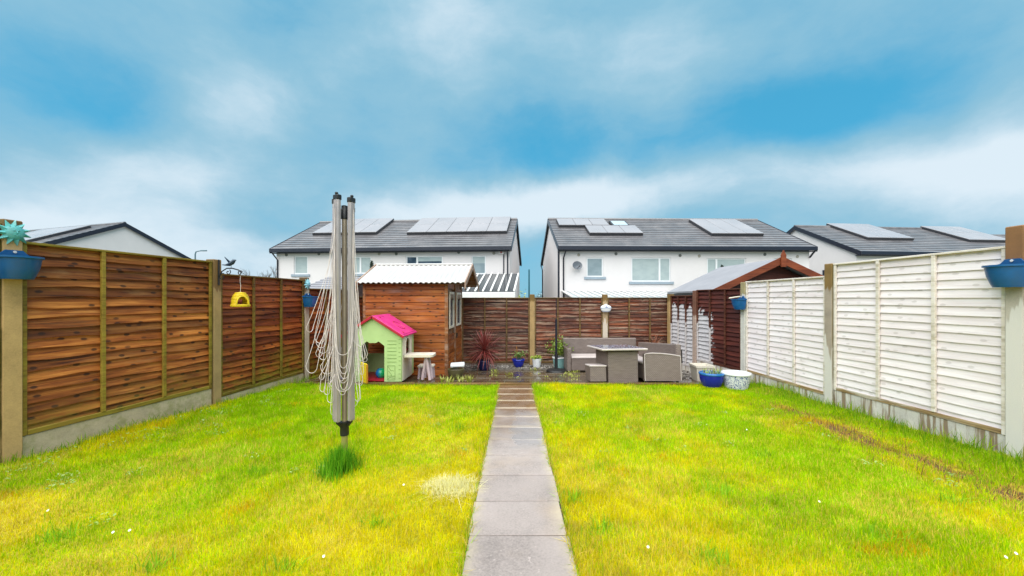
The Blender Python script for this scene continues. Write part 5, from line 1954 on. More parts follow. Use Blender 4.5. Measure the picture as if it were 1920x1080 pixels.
    def place_array(self, x0, x1, yb, yt, nx, ny):
        an = math.atan(self.slope)
        Ls = (yt - yb) / math.cos(an)
        w, h = (x1 - x0) / nx, Ls / ny
        me = MB()
        me.m = 0
        me.bbox(0.012, w - 0.012, 0.012, h - 0.012, 0, 0.04, 0.004)
        m1 = me.mesh('solar_panel', M['solar'])
        sk = MB()
        sk.box(0.0, w * nx, -0.02, Ls - 0.03, -0.15, -0.005)
        base = sk.build('panel_rack', M['solar_frame'], self.t, loc=(x0, yb, self.roofz(yb) + 0.19), rot=(an, 0, 0))
        for i in range(nx):
            for j in range(ny):
                p = Vector((x0 + i * w, yb + math.cos(an) * j * h, self.roofz(yb) + 0.19 + math.sin(an) * j * h))
                link('solar_panel', m1, self.t, p, (an, 0, 0))

    def vent(self, px, py, pale=False):
        x, z = self.wall_pt(px, py)
        MB().lathe([(0.0, -0.005), (0.085, -0.005), (0.085, 0.02), (0.06, 0.025), (0.0, 0.02)], 12).build('vent', M['vent_pale' if pale else 'vent'], self.t, loc=(x, 0, z), rot=(R(90), 0, 0))

    def pipe(self, pts, r=0.04):
        MB().tube(pts, r, 8).build('downpipe', M['fascia'], self.t, smooth=True)


ZG, ZE, ZR = -0.95, CAM_H + 2.86, CAM_H + 5.36
# ---- house pair on the left
A_l, A_r = Vector((-13.80, 22.5)), Vector((-0.14, 21.4))
ra = math.atan2(A_r.y - A_l.y, A_r.x - A_l.x)
HA = House('semi_detached_house', 'white semi detached pair left of centre, ten solar panels at its right end', A_l, ra, (A_r - A_l).length, 9.3, ZG, ZE, ZR)
HA.window((551, 480, 577, 514), [], ['blind_pale'])
HA.window((660, 481, 696, 513), [0.42], ['blind_pale', 'blind_pale'])
HA.window((761, 480, 830, 512), [0.30], ['glass_dark', ('blind_pale', 'glass_dark', 0.72)])
HA.window((884, 479, 911, 514), [], [('blind_pale', 'blind_grey', 0.6)])
HA.build_walls()
HA.build_roof()
for v in ((537, 478, 0), (598, 476, 0), (711, 476, 1), (743, 476, 0), (860, 473, 0), (926, 475, 1)):
    HA.vent(*v)
HA.array((789, 415), (957, 413), (765, 442), (951, 441), 5, 2)
HA.array((628, 417), (738, 415), (590, 443), (706, 442), 4, 2)
W_ = HA.W
HA.pipe([(W_ - 0.10, -0.40, HA.ze - 0.2), (W_ - 0.10, -0.05, HA.ze - 0.5), (W_ - 0.10, -0.05, 0)])
HA.pipe([(W_ - 0.32, -0.05, HA.ze - 0.3), (W_ - 0.32, -0.05, 0)], 0.03)
HA.pipe([(0.0, -0.40, HA.ze - 0.2), (0.10, -0.05, HA.ze - 0.6), (0.10, -0.05, 0)])
x, z = HA.wall_pt(940, 474)
ab = MB().bbox(-0.16, 0.16, -0.08, 0.0, -0.11, 0.11, 0.02).build('alarm_box', M['alarm'], HA.t, loc=(x, -0.003, z))
MB().box(-0.05, 0.05, -0.083, -0.081, -0.03, 0.05).build('alarm_emblem', M['alarm_red'], ab)

# lean-to with glazing bars at the right end of the left pair
def lean_to(Hs, px0, px1, zt, zb, run, bars, glaze, name='lean_to'):
    x0, _ = Hs.wall_pt(px0, 530)
    x1, _ = Hs.wall_pt(px1, 530)
    zt, zb = zt - Hs.zg, zb - Hs.zg
    sl = math.atan2(zt - zb, run)
    L = math.hypot(zt - zb, run)
    b = MB().box(0, x1 - x0, 0, L, -0.04, 0)
    o = b.build('lean_to_roof', M[glaze], Hs.t, loc=(x0, -run, zb), rot=(sl, 0, 0))
    bm = MB().bbox(-0.045, 0.045, -0.02, L + 0.01, 0.004, 0.06, 0.01).mesh('glazing_bar', M['bar_white'])
    for i in range(bars):
        link('glazing_bar', bm, o, ((x1 - x0) * (i + 0.0) / (bars - 1), 0, 0))
    MB().bbox(-0.06, x1 - x0 + 0.06, -run - 0.06, -run + 0.05, zb - 0.30, zb - 0.03, 0.015).build('lean_to_fascia', M['bar_white'], Hs.t, loc=(x0, 0, 0))
    w = MB()
    w.box(0.05, x1 - x0 - 0.05, -run + 0.10, -0.01, 0, zb - 0.10)
    w.prism([(-run + 0.10, zb - 0.10), (-0.01, zb - 0.10), (-0.01, zt - 0.10)], x1 - x0 - 0.15, x1 - x0 - 0.05, 'x')
    w.build('lean_to_wall', M['render_white'], Hs.t, loc=(x0, 0, 0))
    return o


lean_to(HA, 800, 972, CAM_H + 1.38, CAM_H + 0.34, 3.2, 15, 'sheet_glazing')

# ---- house pair right of centre
rb = R(1.2)
HB = House('semi_detached_house', 'white semi detached pair right of centre with skylight and satellite dish', (2.66, 21.35), rb, 14.1, 9.3, ZG, ZE, ZR)
HB.window((1100, 483, 1131, 519), [], ['blind_grey'])
HB.window((1184, 483, 1258, 528), [0.72], ['blind_pale', 'blind_pale'])
HB.window((1326, 484, 1399, 530), [0.25], ['blind_pale', 'blind_pale'])
HB.window((1452, 484, 1484, 522), [], ['blind_pale'])
HB.build_walls()
HB.build_roof()
for v in ((1085, 478, 1), (1155, 476, 0), (1275, 479, 0), (1311, 480, 1), (1434, 477, 0), (1495, 481, 1)):
    HB.vent(*v)
HB.array((1043, 416), (1133, 416), (1048, 428), (1141, 428), 3, 1)
HB.array((1097, 429), (1193, 429), (1105, 443), (1203, 443), 3, 1)
HB.array((1293, 417), (1380, 417), (1333, 444), (1429, 444), 3, 1)
an = math.atan(HB.slope)
xa, yt = HB.roof_pt(1141, 419)
xb, yb = HB.roof_pt(1181, 428)
sk = MB().bbox(0, xb - xa, 0, (yt - yb) / math.cos(an), -0.05, 0.10, 0.02).build('skylight', M['solar_frame'], HB.t, loc=(xa, yb, HB.roofz(yb) + 0.08), rot=(an, 0, 0))
MB().box(0.10, xb - xa - 0.10, 0.10, (yt - yb) / math.cos(an) - 0.08, 0.102, 0.112).build('pane', M['skyglass'], sk)
HB.pipe([(0.28, -0.40, HB.ze - 0.2), (0.20, -0.05, HB.ze - 0.6), (0.20, -0.05, 0)])
HB.pipe([(-0.05, 0.12, HB.ze - 0.1), (-0.05, 0.12, 0)], 0.055)
HB.pipe([(-0.12, HB.D + 0.3, HB.ze - 0.2), (-0.05, HB.D - 0.1, HB.ze - 0.6), (-0.05, HB.D - 0.1, 0)])
HB.pipe([(HB.W + 0.05, -0.40, HB.ze - 0.15), (HB.W - 0.02, -0.05, HB.ze - 0.55)], 0.05)
x, z = HB.wall_pt(1080, 499)
ds = MB().lathe([(0.0, 0.0), (0.12, 0.012), (0.22, 0.045), (0.29, 0.085), (0.29, 0.095), (0.2, 0.055), (0.0, 0.012)], 22, 1, 0.82).build('satellite_dish', M['dish'], HB.t, loc=(x, -0.22, z), rot=(R(78), 0, R(14)), smooth=True)
MB().tube([(0, -0.16, 0.06), (0.02, -0.10, 0.30)], 0.014, 6).build('feed_arm', M['black_plastic'], ds)
MB().tube([(0.02, -0.11, 0.28), (0.02, -0.10, 0.34)], 0.035, 8).build('receiver', M['black_plastic'], ds)
MB().tube([(0, 0, 0), (0, 0, -0.2)], 0.02, 6).build('mount', M['black_plastic'], ds)
lean_to(HB, 1054, 1249, CAM_H + 0.41, CAM_H + 0.075, 3.0, 17, 'lean_sheet')

# ---- house at the far right
HC = House('semi_detached_house', 'white house on the far right behind the white fence', (21.35, 23.8), R(5.5), 13.6, 9.0, ZG, ZE + 0.02, ZR - 0.05)
HC.build_walls()
HC.build_roof()
HC.array((1549, 424), (1628, 425), (1628, 451), (1710, 452), 4, 2)
HC.array((1722, 429), (1806, 430), (1822, 455), (1886, 456), 4, 2)
MB().tube([(-0.06, 2.2, 0), (-0.06, 2.2, HC.ze - 0.95)], 0.06, 8).build('flue', M['fascia'], HC.t)
# ---- house at the far left
WD = 15.0
HD = House('semi_detached_house', 'white gable house on the far left above the brown fence', (-43.2, 27.2), R(-17.0), WD, 9.2, ZG, ZE + 0.02, ZR - 0.02)
HD.build_walls()
HD.build_roof()
HD.place_array(WD - 7.9, WD - 2.2, 0.5, 3.9, 5, 2)
# ---- a further house whose roof just shows
HE = House('detached_house', 'distant house with only its dark roof tip showing at the right edge', (57.5, 44.0), R(0), 10, 9, ZG, CAM_H + 5.2, CAM_H + 8.0)
HE.build_walls()
HE.build_roof()


def neighbour_shed_right():
    # ridge runs away from the garden
    t = thing('summerhouse', 'neighbour shed with grey felt roof and red brown gable behind the maroon fence', 'shed', (5.97, 8.5, -0.6))
    hw, D, ze, zr = 1.50, 2.4, 1.37 + 0.6 + 0.21, 1.37 + 0.6 + 0.90
    b = MB()
    b.prism([(-hw + 0.2, 0), (hw - 0.2, 0), (hw - 0.2, ze), (0, zr - 0.12), (-hw + 0.2, ze)], 0.25, D)
    b.build('wall', M['red_wall'], t)
    for s in (-1, 1):
        r = MB()
        a, c = (s * hw, ze - 0.02), (0, zr)
        q = [a, c, (c[0], c[1] - 0.04), (a[0], a[1] - 0.04)]
        r.prism(q if s < 0 else q[::-1], 0.0, D + 0.15)
        r.build('roof', M['felt_grey'], t)
        bb = MB()
        q = [(s * (hw + 0.02), ze + 0.0), (0, zr + 0.03), (0, zr - 0.13), (s * (hw + 0.02), ze - 0.15)]
        bb.prism(q if s < 0 else q[::-1], -0.04, -0.005)
        bb.build('barge_board', M['red_barge'], t)
        MB().box(min(s * (hw - 0.02), s * (hw + 0.01)), max(s * (hw - 0.02), s * (hw + 0.01)), 0.0, D + 0.15, ze - 0.14, ze - 0.065).build('eaves_board', M['black_plastic'], t)
    f = MB()
    f.prism([(-0.055, zr - 0.20), (0.055, zr - 0.20), (0.055, zr + 0.06), (0.0, zr + 0.17), (-0.055, zr + 0.06)], -0.07, -0.042)
    f.build('finial', M['red_barge'], t)
    MB().bbox(-hw + 0.10, -hw + 0.18, -0.02, 0.06, 0, ze - 0.02, 0.005).build('white_post', M['bar_white'], t, loc=(-0.02, 0.4, 0.02))


def neighbour_shed_left():
    t = thing('neighbour_shed', 'grey roofed shed showing over the left fence by the pale blue sun', 'shed', (-5.25, 9.5, -0.6))
    W, D, ze, zr = 1.25, 3.0, 1.594 + 0.6, 1.99 + 0.6
    b = MB()
    b.prism([(0.2, 0), (D - 0.2, 0), (D - 0.2, ze - 0.02), (D / 2, zr - 0.1), (0.2, ze - 0.02)], 0.1, W - 0.1, 'x')
    b.build('wall', M['red_wall'], t)
    n = 6
    r = MB()
    for s in (0, 1):
        for i in range(n):
            ya, yb = (D / 2) * i / n, (D / 2) * (i + 1) / n
            za, zb = ze + (zr - ze) * i / n, ze + (zr - ze) * (i + 1) / n
            q = [(0, ya, za + 0.03), (W, ya, za + 0.03), (W, yb + 0.02, zb + 0.006), (0, yb + 0.02, zb + 0.006), (0, ya, za - 0.01), (W, ya, za - 0.01)]
            if s:
                q = [(x, D - y, z) for x, y, z in q]
            r.add(q, [(0, 1, 2, 3), (4, 5, 1, 0), (0, 3, 4), (1, 5, 2)])
    r.build('roof', M['felt_grey'], t)


neighbour_shed_right()
neighbour_shed_left()


def street_lamp():
    Y = 38.0
    base = at(366, 560, Y)
    t = thing('street_lamp', 'thin grey street lamp rising behind the left fence', 'street lamp', (base.x, Y, ZG))
    top = at(366, 473, Y).z - ZG
    MB().tube([(0, 0, 0), (0, 0, top * .6), (0, 0, top - 0.2), (0.08, 0, top + 0.05), (0.35, 0, top + 0.12), (0.6, 0, top + 0.15)], [0.10, 0.07, 0.06, 0.055, 0.05, 0.045], 8).build('post', M['lamp_grey'], t, smooth=True)
    MB().bbox(0.55, 1.15, -0.10, 0.10, top + 0.10, top + 0.22, 0.04).build('lantern', M['lamp_grey'], t)


def far_pole():
    Y = 34.0
    b = at(992, 560, Y)
    t = thing('utility_pole', 'slim dark utility pole between the two white house pairs', 'pole', (b.x, Y, ZG))
    top = at(992, 505, Y).z - ZG
    MB().tube([(0, 0, 0), (0, 0, top - 0.1)], [0.085, 0.065], 8).build('shaft', M['pole_teal'], t, smooth=True)
    MB().tube([(0, 0, top - 0.1), (0, 0, top)], [0.075, 0.05], 8).build('cap', M['pole_teal'], t, smooth=True)


def bare_tree(label, px, Y, ztop, seed, spread):
    b0 = at(px, 560, Y)
    t = thing('bare_tree', label, 'tree', (b0.x, Y, ZG))
    r = random.Random(seed)
    H = ztop - ZG
    MB().tube([(0, 0, 0), (0.05, 0, H * .35), (0.0, 0, H * .6)], [0.16, 0.12, 0.08], 8).build('trunk', M['bark'], t, smooth=True)
    b = MB()
    def grow(p, d, L, rad, lev):
        q = p + d * L * 0.5 + Vector((r.uniform(-.1, .1), r.uniform(-.1, .1), 0)) * L
        e = p + d * L
        b.tube([p, q, e], [rad, rad * .75, rad * .5], 4, cap=False)
        if lev:
            for _ in range(r.choice((3, 3, 4))):
                nd = (d + Vector((r.uniform(-1, 1), r.uniform(-1, 1), r.uniform(-.15, .7))) * spread).normalized()
                grow(p.lerp(e, r.uniform(0.45, 1.0)), nd, L * r.uniform(.55, .78), rad * .55, lev - 1)
    for i in range(9):
        a = i * 2.4
        d = Vector((math.cos(a) * .8, math.sin(a) * .8, r.uniform(.35, 1.1))).normalized()
        grow(Vector((0, 0, H * (0.33 + 0.035 * i))), d, H * .2, 0.055, 3)
    b.build('crown', M['bark'], t)


def conifer(label, px, py_top, Y, w, seed):
    tp = at(px, py_top, Y)
    t = thing('conifer', label, 'tree', (tp.x, Y, ZG))
    H = tp.z - ZG
    r = random.Random(seed)
    MB().tube([(0, 0, 0), (0, 0, H * .95)], [0.05, 0.01], 6).build('trunk', M['bark'], t)
    b = MB()
    for i in range(1500):
        s = r.random() ** 0.8
        z = H * (0.12 + 0.88 * s)
        rad = w * (1 - s) ** 0.8 * r.uniform(0.55, 1.0) + 0.01
        a = r.uniform(0, 6.28)
        p = Vector((rad * math.cos(a), rad * math.sin(a), z))
        q = Euler((r.uniform(-.5, .5), r.uniform(-1.3, -0.4), a)).to_matrix()
        L = 0.09
        b.add([p + q @ Vector(v) for v in ((0, -.018, 0), (L, 0, 0), (0, .018, 0))], [(0, 1, 2)])
    b.build('crown', M['conifer'], t)


def hedge(name, label, px0, px1, py_top, Y, mat, seed, n, size):
    a, c = at(px0, py_top, Y), at(px1, py_top, Y)
    t = thing(name, label, 'tree', ((a.x + c.x) / 2, Y, ZG))
    H = a.z - ZG
    hw = (c.x - a.x) / 2
    r = random.Random(seed)
    MB().tube([(0, 0, 0), (0, 0, H * .6)], [0.12, 0.05], 6).build('trunk', M['bark'], t)
    b = MB()
    cl = [(r.uniform(-.8, .8) * hw, r.uniform(-.5, .5), H * r.uniform(.35, .92)) for _ in range(16)]
    for i in range(n):
        p = Vector(r.choice(cl)) + Vector((r.gauss(0, .2) * hw, r.gauss(0, .3), r.gauss(0, .07) * H))
        q = Euler((r.uniform(-1, 1), r.uniform(-1, 1), r.uniform(0, 6.3))).to_matrix()
        s = size * r.uniform(.6, 1.3)
        b.add([p + q @ Vector(v) for v in ((0, -.4 * s, 0), (s, 0, 0), (0, .4 * s, 0), (-s * .5, 0, 0.1 * s))], [(0, 1, 2), (0, 2, 3)])
    b.build('crown', M[mat], t)


street_lamp()
far_pole()
bare_tree('leafless tree showing above the left fence beside the white house', 494, 30.0, at(494, 488, 30).z, 4, 0.75)
conifer('small green conifer tip beside the left ridge of the shed roof', 697, 491, 15.0, 0.35, 1)
conifer('small dark conifer tip behind the neighbour grey shed roof', 1354, 499, 14.0, 0.30, 2)
hedge('round_shrub', 'yellow green shrub at the foot of the left house corner', 973, 987, 551, 19.0, 'far_leaf', 5, 700, 0.10)
hedge('far_tree', 'pale hazy tree seen low between the two house pairs', 1004, 1030, 549, 60.0, 'haze_leaf', 6, 900, 0.25)

# ------------------------------------------------------------------ grass


def blades(name, x, y, h, w, tint, lean=0.45, z=None, label=None, mat='grass_blade', rr=None):
    """one mesh of bent grass blades; all arguments are arrays over blades"""
    n = len(x)
    r = rr or np.random.default_rng(5)
    if z is None:
        z = lawn_h(x, y) - 0.004
    az = r.uniform(0, 2 * np.pi, n)
    ln = h * np.abs(r.normal(0, 1, n)) * lean
    la = r.uniform(0, 2 * np.pi, n)
    dx, dy = np.cos(az) * w * 0.5, np.sin(az) * w * 0.5
    lx, ly = np.cos(la) * ln, np.sin(la) * ln
    hz = np.sqrt(np.maximum(h * h - np.minimum(ln, h * .92) ** 2, (0.25 * h) ** 2))
    V = np.empty((n, 5, 3), np.float32)
    V[:, 0] = np.stack([x - dx, y - dy, z], 1)
    V[:, 1] = np.stack([x + dx, y + dy, z], 1)
    mx, my, mz = x + lx * 0.33, y + ly * 0.33, z + hz * 0.6
    V[:, 2] = np.stack([mx + dx * .8, my + dy * .8, mz], 1)
    V[:, 3] = np.stack([mx - dx * .8, my - dy * .8, mz], 1)
    V[:, 4] = np.stack([x + lx, y + ly, z + hz], 1)
    me = bpy.data.meshes.new(name)
    me.vertices.add(n * 5)
    me.vertices.foreach_set('co', V.ravel())
    base = (np.arange(n, dtype=np.int32) * 5)[:, None]
    quad = base + np.array([0, 1, 2, 3], np.int32)
    tri = base + np.array([3, 2, 4], np.int32)
    loops = np.concatenate([quad, tri], 1).ravel()
    me.loops.add(n * 7)
    me.loops.foreach_set('vertex_index', loops)
    me.polygons.add(n * 2)
    st = (np.arange(n, dtype=np.int32) * 7)[:, None] + np.array([0, 4], np.int32)
    me.polygons.foreach_set('loop_start', st.ravel())
    me.update(calc_edges=True)
    me.materials.append(M[mat])
    ca = me.color_attributes.new('tint', 'FLOAT_COLOR', 'POINT')
    c = np.ones((n, 5, 4), np.float32)
    c[:, :, :3] = tint[:, None, :]
    ca.data.foreach_set('color', c.ravel())
    o = bpy.data.objects.new(name, me)
    COL.objects.link(o)
    return tag(o, label, kind='stuff')


G_GREEN = np.array([0.33, 0.56, 0.002])
G_LIME = np.array([0.56, 0.68, 0.002])
G_YEL = np.array([0.74, 0.64, 0.003])
G_STRAW = np.array([0.78, 0.60, 0.10])
G_ORANGE = np.array([0.66, 0.42, 0.006])
G_DEEP = np.array([0.12, 0.36, 0.012])


def pick_tint(x, y, r):
    n = len(x)
    a = vnoise(x, y, 0.9, 21) * 0.55 + vnoise(x, y, 2.6, 22) * 0.45
    # the far half of the lawn grows thicker and greener
    a = a + np.clip((y - 3.2) / 5.0, -0.12, 0.3) * 0.55 + r.normal(0, 0.13, n)
    t = np.where((a > 0.60)[:, None], G_GREEN, np.where((a > 0.42)[:, None], G_LIME, G_YEL))
    st = r.random(n) < np.clip(0.16 - 0.02 * y + 0.25 * (vnoise(x, y, 1.9, 23) > 0.66), 0.02, 0.4)
    t = np.where(st[:, None], G_STRAW, t)
    mo = (vnoise(x, y, 2.2, 25) * 0.6 + vnoise(x, y, 6.5, 26) * 0.4 + r.normal(0, 0.06, n)) > 0.76 + 0.02 * y
    t = np.where((mo & (r.random(n) < 0.7))[:, None], G_ORANGE, t)
    clump = vnoise(x, y, 7.0, 27) * 0.6 + vnoise(x, y, 15.0, 28) * 0.4
    return np.minimum(t * (r.uniform(0.70, 1.2, n) * (0.72 + 0.56 * clump))[:, None], 0.85)


def grass():
    r = np.random.default_rng(8)
    N = 560000
    y = 1.75 + (6.93 - 1.75) * r.random(N) ** 1.25
    x = r.uniform(-1, 1, N) * np.minimum(y * 1.40 + 0.5, 4.9)
    keep = (x > left_x(y) + 0.0) & (x < right_x(y) - 0.0)
    keep &= np.abs(x - (0.035 + 0.006 * (y - 2))) > 0.262 + 0.055 * vnoise(x * 0 + np.sign(x) * 3, y, 4.5, 31) + 0.02 * r.random(N)
    # bare scar on the right
    sc = np.abs(x + (vnoise(x, y, 3, 33) - .5) * .3 - 3.72) < 0.10 + 0.14 * vnoise(x, y, 4.0, 34)
    keep &= ~(sc & (y < 5.4) & (y > 2.0) & (r.random(N) < 0.8 * (vnoise(x, y, 2.6, 35) > 0.3)))
    x, y = x[keep], y[keep]
    n = len(x)
    tall = vnoise(x, y, 1.2, 41)
    h = r.uniform(0.018, 0.05, n) * (0.65 + 0.8 * tall) * (1 + 0.1 * np.clip(y - 3, 0, 3))
    w = r.uniform(0.0022, 0.0040, n) * (0.55 + 0.22 * y)
    blades('grass', x, y, h, w, pick_tint(x, y, r), 0.55, label='short yellow green grass of the lawn', rr=r)
    # taller, sparser upright blades
    N = 42000
    y = 1.75 + 5.15 * r.random(N) ** 1.2
    x = r.uniform(-1, 1, N) * np.minimum(y * 1.40 + 0.5, 4.9)
    keep = (x > left_x(y)) & (x < right_x(y)) & (np.abs(x - 0.05) > 0.33) & (vnoise(x, y, 1.5, 51) > 0.40)
    keep &= ~((np.abs(x - 3.72) < 0.17) & (y < 5.4))
    x, y = x[keep], y[keep]
    n = len(x)
    t = np.where((r.random(n) < .6)[:, None], G_GREEN, G_LIME) * r.uniform(.7, 1.1, n)[:, None]
    blades('tall_grass', x, y, r.uniform(0.035, 0.075, n), r.uniform(0.0025, 0.0045, n) * (.6 + .15 * y), t, 0.4, label='longer green blades standing in the lawn', rr=r)
    # scattered coarse tufts
    xs, ys = [], []
    for cx, cy, m in [(-2.15, 3.22, 70), (-0.86, 2.45, 60), (1.55, 2.85, 60), (2.35, 3.6, 70), (0.55, 2.35, 70), (-2.7, 2.3, 60), (-1.9, 2.05, 60), (1.1, 2.1, 60), (2.2, 2.3, 60), (-0.6, 4.4, 50), (0.75, 3.3, 50), (2.9, 4.6, 60), (-3.2, 4.2, 60), (1.9, 5.2, 60), (3.1, 2.7, 70), (-1.2, 2.0, 50), (0.42, 2.75, 60)]:
        xs.append(cx + r.normal(0, 0.05, m))
        ys.append(cy + r.normal(0, 0.04, m))
    x, y = np.concatenate(xs), np.concatenate(ys)
    n = len(x)
    t = np.array([0.29, 0.52, 0.02]) * r.uniform(.6, 1.3, n)[:, None]
    blades('coarse_grass', x, y, r.uniform(0.05, 0.12, n), r.uniform(0.004, 0.008, n), t, 0.9, label='coarse darker grass tufts scattered over the lawn', rr=r)
    # long grass under the right fence, the left fence and along the patio edge
    xs, ys, hs = [], [], []
    for _ in range(2300):
        yy = r.uniform(2.4, 7.6)
        xs.append(right_x(yy) - 0.02 - abs(r.normal(0, 0.24)))
        ys.append(yy)
        hs.append(r.uniform(0.05, 0.20) * (0.55 + 0.8 * float(vnoise(np.array(yy), np.array(3.0), 2.2, 61))))
    for _ in range(900):
        yy = r.uniform(3.3, 7.6)
        xs.append(left_x(yy) + 0.0 + abs(r.normal(0, 0.06)))
        ys.append(yy)
        hs.append(r.uniform(0.05, 0.14))
    for _ in range(1500):
        xx = r.uniform(-3.9, 4.2)
        if abs(xx - 0.06) < 0.3:
            continue
        xs.append(xx)
        ys.append(6.93 - abs(r.normal(0, 0.08)))
        hs.append(r.uniform(0.05, 0.11))
    x, y, h = np.array(xs), np.array(ys), np.array(hs)
    n = len(x)
    t = np.where((r.random(n) < .6)[:, None], np.array([0.16, 0.33, 0.010]), np.array([0.38, 0.46, 0.03])) * r.uniform(.7, 1.2, n)[:, None]
    blades('long_grass', x, y, h, r.uniform(0.004, 0.008, n), t, 0.55, label='long tufted grass left along the fences and patio edge', rr=r)
    # blades leaning over the edges of the path
    n = 2600
    y = r.uniform(1.8, 6.9, n)
    sg = np.where(r.random(n) < .5, -1.0, 1.0)
    hh = vnoise(sg * 5, y, 3.5, 81)
    x = 0.035 + 0.006 * (y - 2) + sg * (0.315 - 0.05 * hh * r.random(n))
    t = np.where((r.random(n) < .5)[:, None], G_GREEN, G_STRAW) * r.uniform(.55, 1.05, n)[:, None]
    blades('edge_grass', x, y, r.uniform(0.02, 0.085, n) * (0.5 + hh), r.uniform(0.003, 0.006, n), t, 0.7, z=-0.028 * y + 0.0, label='grass spilling over the edges of the garden path', rr=r)
    # dark tuft round the foot of the dryer
    n = 1300
    a, d = r.uniform(0, 6.28, n), np.abs(r.normal(0, 0.085, n))
    x, y = -1.470 + d * np.cos(a) * 1.0, 3.26 + d * np.sin(a) * 1.35
    t = np.where((r.random(n) < .7)[:, None], G_DEEP, np.array([0.26, 0.52, 0.02])) * r.uniform(.6, 1.25, n)[:, None]
    blades('grass_tuft', x, y, r.uniform(0.10, 0.27, n) * np.clip(1.15 - d * 3.0, .35, 1), r.uniform(0.004, 0.007, n), t, 0.38, label='dark green grass tuft at the foot of the rotary dryer', rr=r)
    # bleached dead patch left of the path, straw in the scar
    n = 1900
    a, d = r.uniform(0, 6.28, n), 0.22 * np.sqrt(r.random(n)) * r.uniform(0.5, 1.1, n)
    x, y = -0.47 + d * np.cos(a) * 1.0, 2.93 + d * np.sin(a) * 0.75
    t = np.minimum(np.array([0.88, 0.82, 0.44]) * r.uniform(.8, 1.1, n)[:, None], 0.92)
    blades('dead_grass', x, y, r.uniform(0.04, 0.085, n), r.uniform(0.003, 0.006, n), t, 1.5, label='bleached dead grass patch beside the left edge of the path', rr=r)
    n = 5200
    y = r.uniform(2.1, 5.6, n)
    x = 3.74 + r.normal(0, 0.22, n) + (vnoise(y, y * 0, 1.2, 71) - .5) * .3
    x = np.minimum(x, right_x(y) - 0.03)
    t = np.where((r.random(n) < .5)[:, None], np.array([0.62, 0.38, 0.08]), np.array([0.30, 0.16, 0.05])) * r.uniform(.6, 1.3, n)[:, None]
    blades('straw', x, y, r.uniform(0.03, 0.09, n), r.uniform(0.003, 0.006, n), t, 1.6, label='brown straw and thatch in the scar along the right lawn', rr=r)


grass()


def ground_leaves():
    """clover and other broad leaves lying in the lawn, weeds on the patio"""
    r = random.Random(12)
    b = MB()
    spots = []
    for _ in range(46):
        y = r.uniform(2.0, 6.4)
        spots.append((float(left_x(y)) + 0.1 + abs(r.gauss(0, 0.5)), y, r.uniform(.06, .16)))
    for _ in range(34):
        y = r.uniform(2.0, 5.5)
        x = r.uniform(-min(y * 1.3, 4.2), min(y * 1.3, 4.2))
        if abs(x) > 0.45:
            spots.append((x, y, r.uniform(.04, .10)))
    for (cx, cy, rad) in spots:
        for _ in range(int(14 + rad * 130)):
            a, d = r.uniform(0, 6.28), rad * math.sqrt(r.random())
            x, y = cx + d * math.cos(a), cy + d * math.sin(a)
            z = float(lawn_h(np.array(x), np.array(y))) + r.uniform(0.015, 0.055)
            s = r.uniform(0.006, 0.016)
            q = Euler((r.uniform(-.6, .6), r.uniform(-.6, .6), r.uniform(0, 6.28))).to_matrix()
            b.add([Vector((x, y, z)) + q @ Vector(v) for v in ((-s, 0, 0), (0, -s * .55, s * .15), (s, 0, 0), (0, s * .55, s * .15))], [(0, 1, 2), (0, 2, 3)])
    tag(b.build('clover', M['clover_leaf']), 'pale green clover and weed leaves scattered in the lawn', kind='stuff')
    w = MB()
    for _ in range(30):
        y = r.uniform(7.02, 9.5)
        x = r.uniform(-1.9, 1.45) if r.random() < .8 else r.uniform(3.2, 4.2)
        if -2.0 < x < -1.0 and y > 8.0:
            continue
        big = r.random() < .4
        for _ in range(26 if big else 10):
            a = r.uniform(0, 6.28)
            h = r.uniform(.02, .085 if big else .04)
            p = Vector((x + r.gauss(0, .05), y + r.gauss(0, .03), patio_z(y)))
            e = p + Vector((math.cos(a) * h * .7, math.sin(a) * h * .7, h))
            sd_ = Vector((-math.sin(a), math.cos(a), 0)) * r.uniform(.004, .010)
            m_ = p.lerp(e, .55) + Vector((0, 0, h * .12))
            w.add([p, m_ + sd_, e, m_ - sd_], [(0, 1, 2), (0, 2, 3)])
    for _ in range(14):       # taller weeds where boards meet the shed
        x, y = r.uniform(-1.35, -0.75), r.uniform(7.02, 7.2)
        for _ in range(14):
            a = r.uniform(0, 6.28)
            h = r.uniform(.05, .16)
            p = Vector((x, y, patio_z(y) - .01))
            e = p + Vector((math.cos(a) * h * .6, math.sin(a) * h * .6, h))
            sd_ = Vector((-math.sin(a), math.cos(a), 0)) * .006
            m_ = p.lerp(e, .55)
            w.add([p, m_ + sd_, e, m_ - sd_], [(0, 1, 2), (0, 2, 3)])
    tag(w.build('patio_weeds', M['weed_leaf']), 'yellow green weeds growing in the joints of the wet patio', kind='stuff')


ground_leaves()


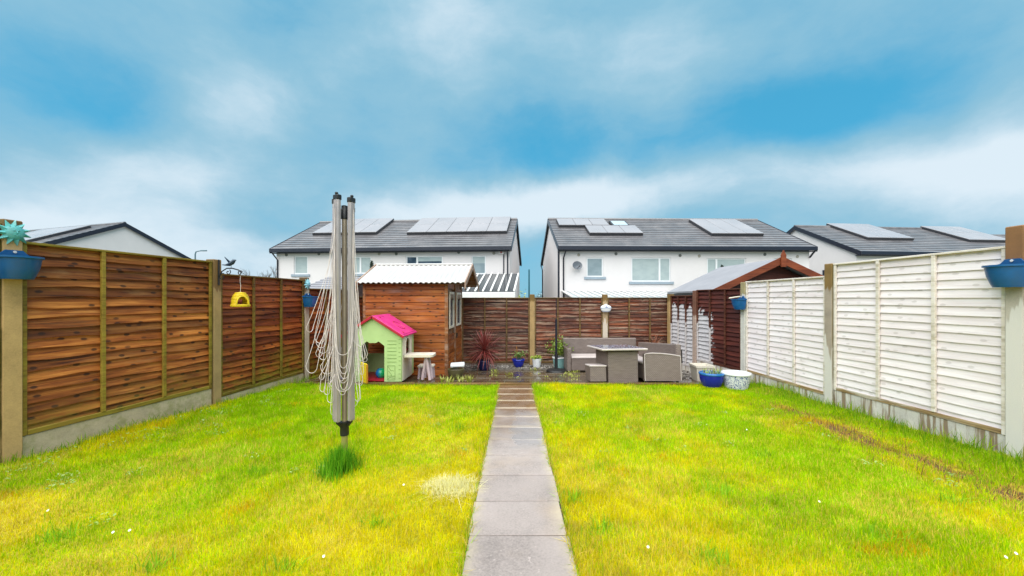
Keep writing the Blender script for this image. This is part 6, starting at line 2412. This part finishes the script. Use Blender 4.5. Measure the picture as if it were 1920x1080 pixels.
def daisies():
    pet = MB()
    n = 10
    for k in range(n):
        a = 2 * math.pi * k / n
        q = Matrix.Rotation(a, 3, 'Z')
        pet.add([q @ Vector(v) for v in ((0.002, -.0016, 0.001), (.009, -.0026, .003), (.0125, 0, .002), (.009, .0026, .003), (.002, .0016, .001))], [(0, 1, 2, 3, 4)])
    pm = pet.mesh('petals', M['daisy_white'])
    em = MB().lathe([(0.0045, 0.0), (0.0042, 0.003), (0.0, 0.0045)], 8).mesh('eye', M['daisy_eye'])
    sm = MB().tube([(0, 0, -0.06), (0, 0, 0.001)], 0.001, 4).mesh('stalk', M['lime_leaf'])
    spots = [(212, 983), (228, 984), (243, 978), (404, 929), (607, 1036), (733, 893), (757, 897), (700, 868), (1215, 1015), (1243, 965), (1536, 925), (1880, 1030), (1886, 1037), (1908, 1064), (1905, 1031), (820, 862), (1400, 788), (1373, 818), (90, 944), (688, 922)][::2]
    where = ['white daisy, left one of the close pair in the left lawn', 'white daisy, right one of the close pair in the left lawn',
             'white daisy near the bottom edge between the dryer and the path', 'white daisy in the lawn just left of the bleached grass patch',
             'white daisy near the bottom edge just right of the path', 'white daisy out in the middle of the right lawn',
             'white daisy in the bottom right corner, lower left of the pair', 'white daisy in the bottom right corner, upper right of the pair',
             'white daisy farthest away in the right lawn', 'white daisy near the left edge of the photo below the brown fence']
    for i, (px, py) in enumerate(spots):
        Y = 720 * 1.37 / (py - 580 + 30)
        p = at(px, py, Y)
        p.z = float(lawn_h(np.array(p.x), np.array(p.y))) + 0.06
        t = thing('daisy', where[i], 'flower', p, (R(38), R(random.uniform(-12, 12)), random.uniform(-.3, .3)), 'white daisies in the lawn')
        for me, nm in ((pm, 'petals'), (em, 'eye'), (sm, 'stalk')):
            o = link(nm, me, t)
            o.scale = (0.62, 0.62, 0.62)


daisies()

SC.render.engine = 'CYCLES'
SC.cycles.max_bounces = 6
SC.cycles.diffuse_bounces = 3
SC.cycles.glossy_bounces = 3
SC.cycles.transmission_bounces = 3
SC.cycles.transparent_max_bounces = 6
SC.cycles.use_denoising = True
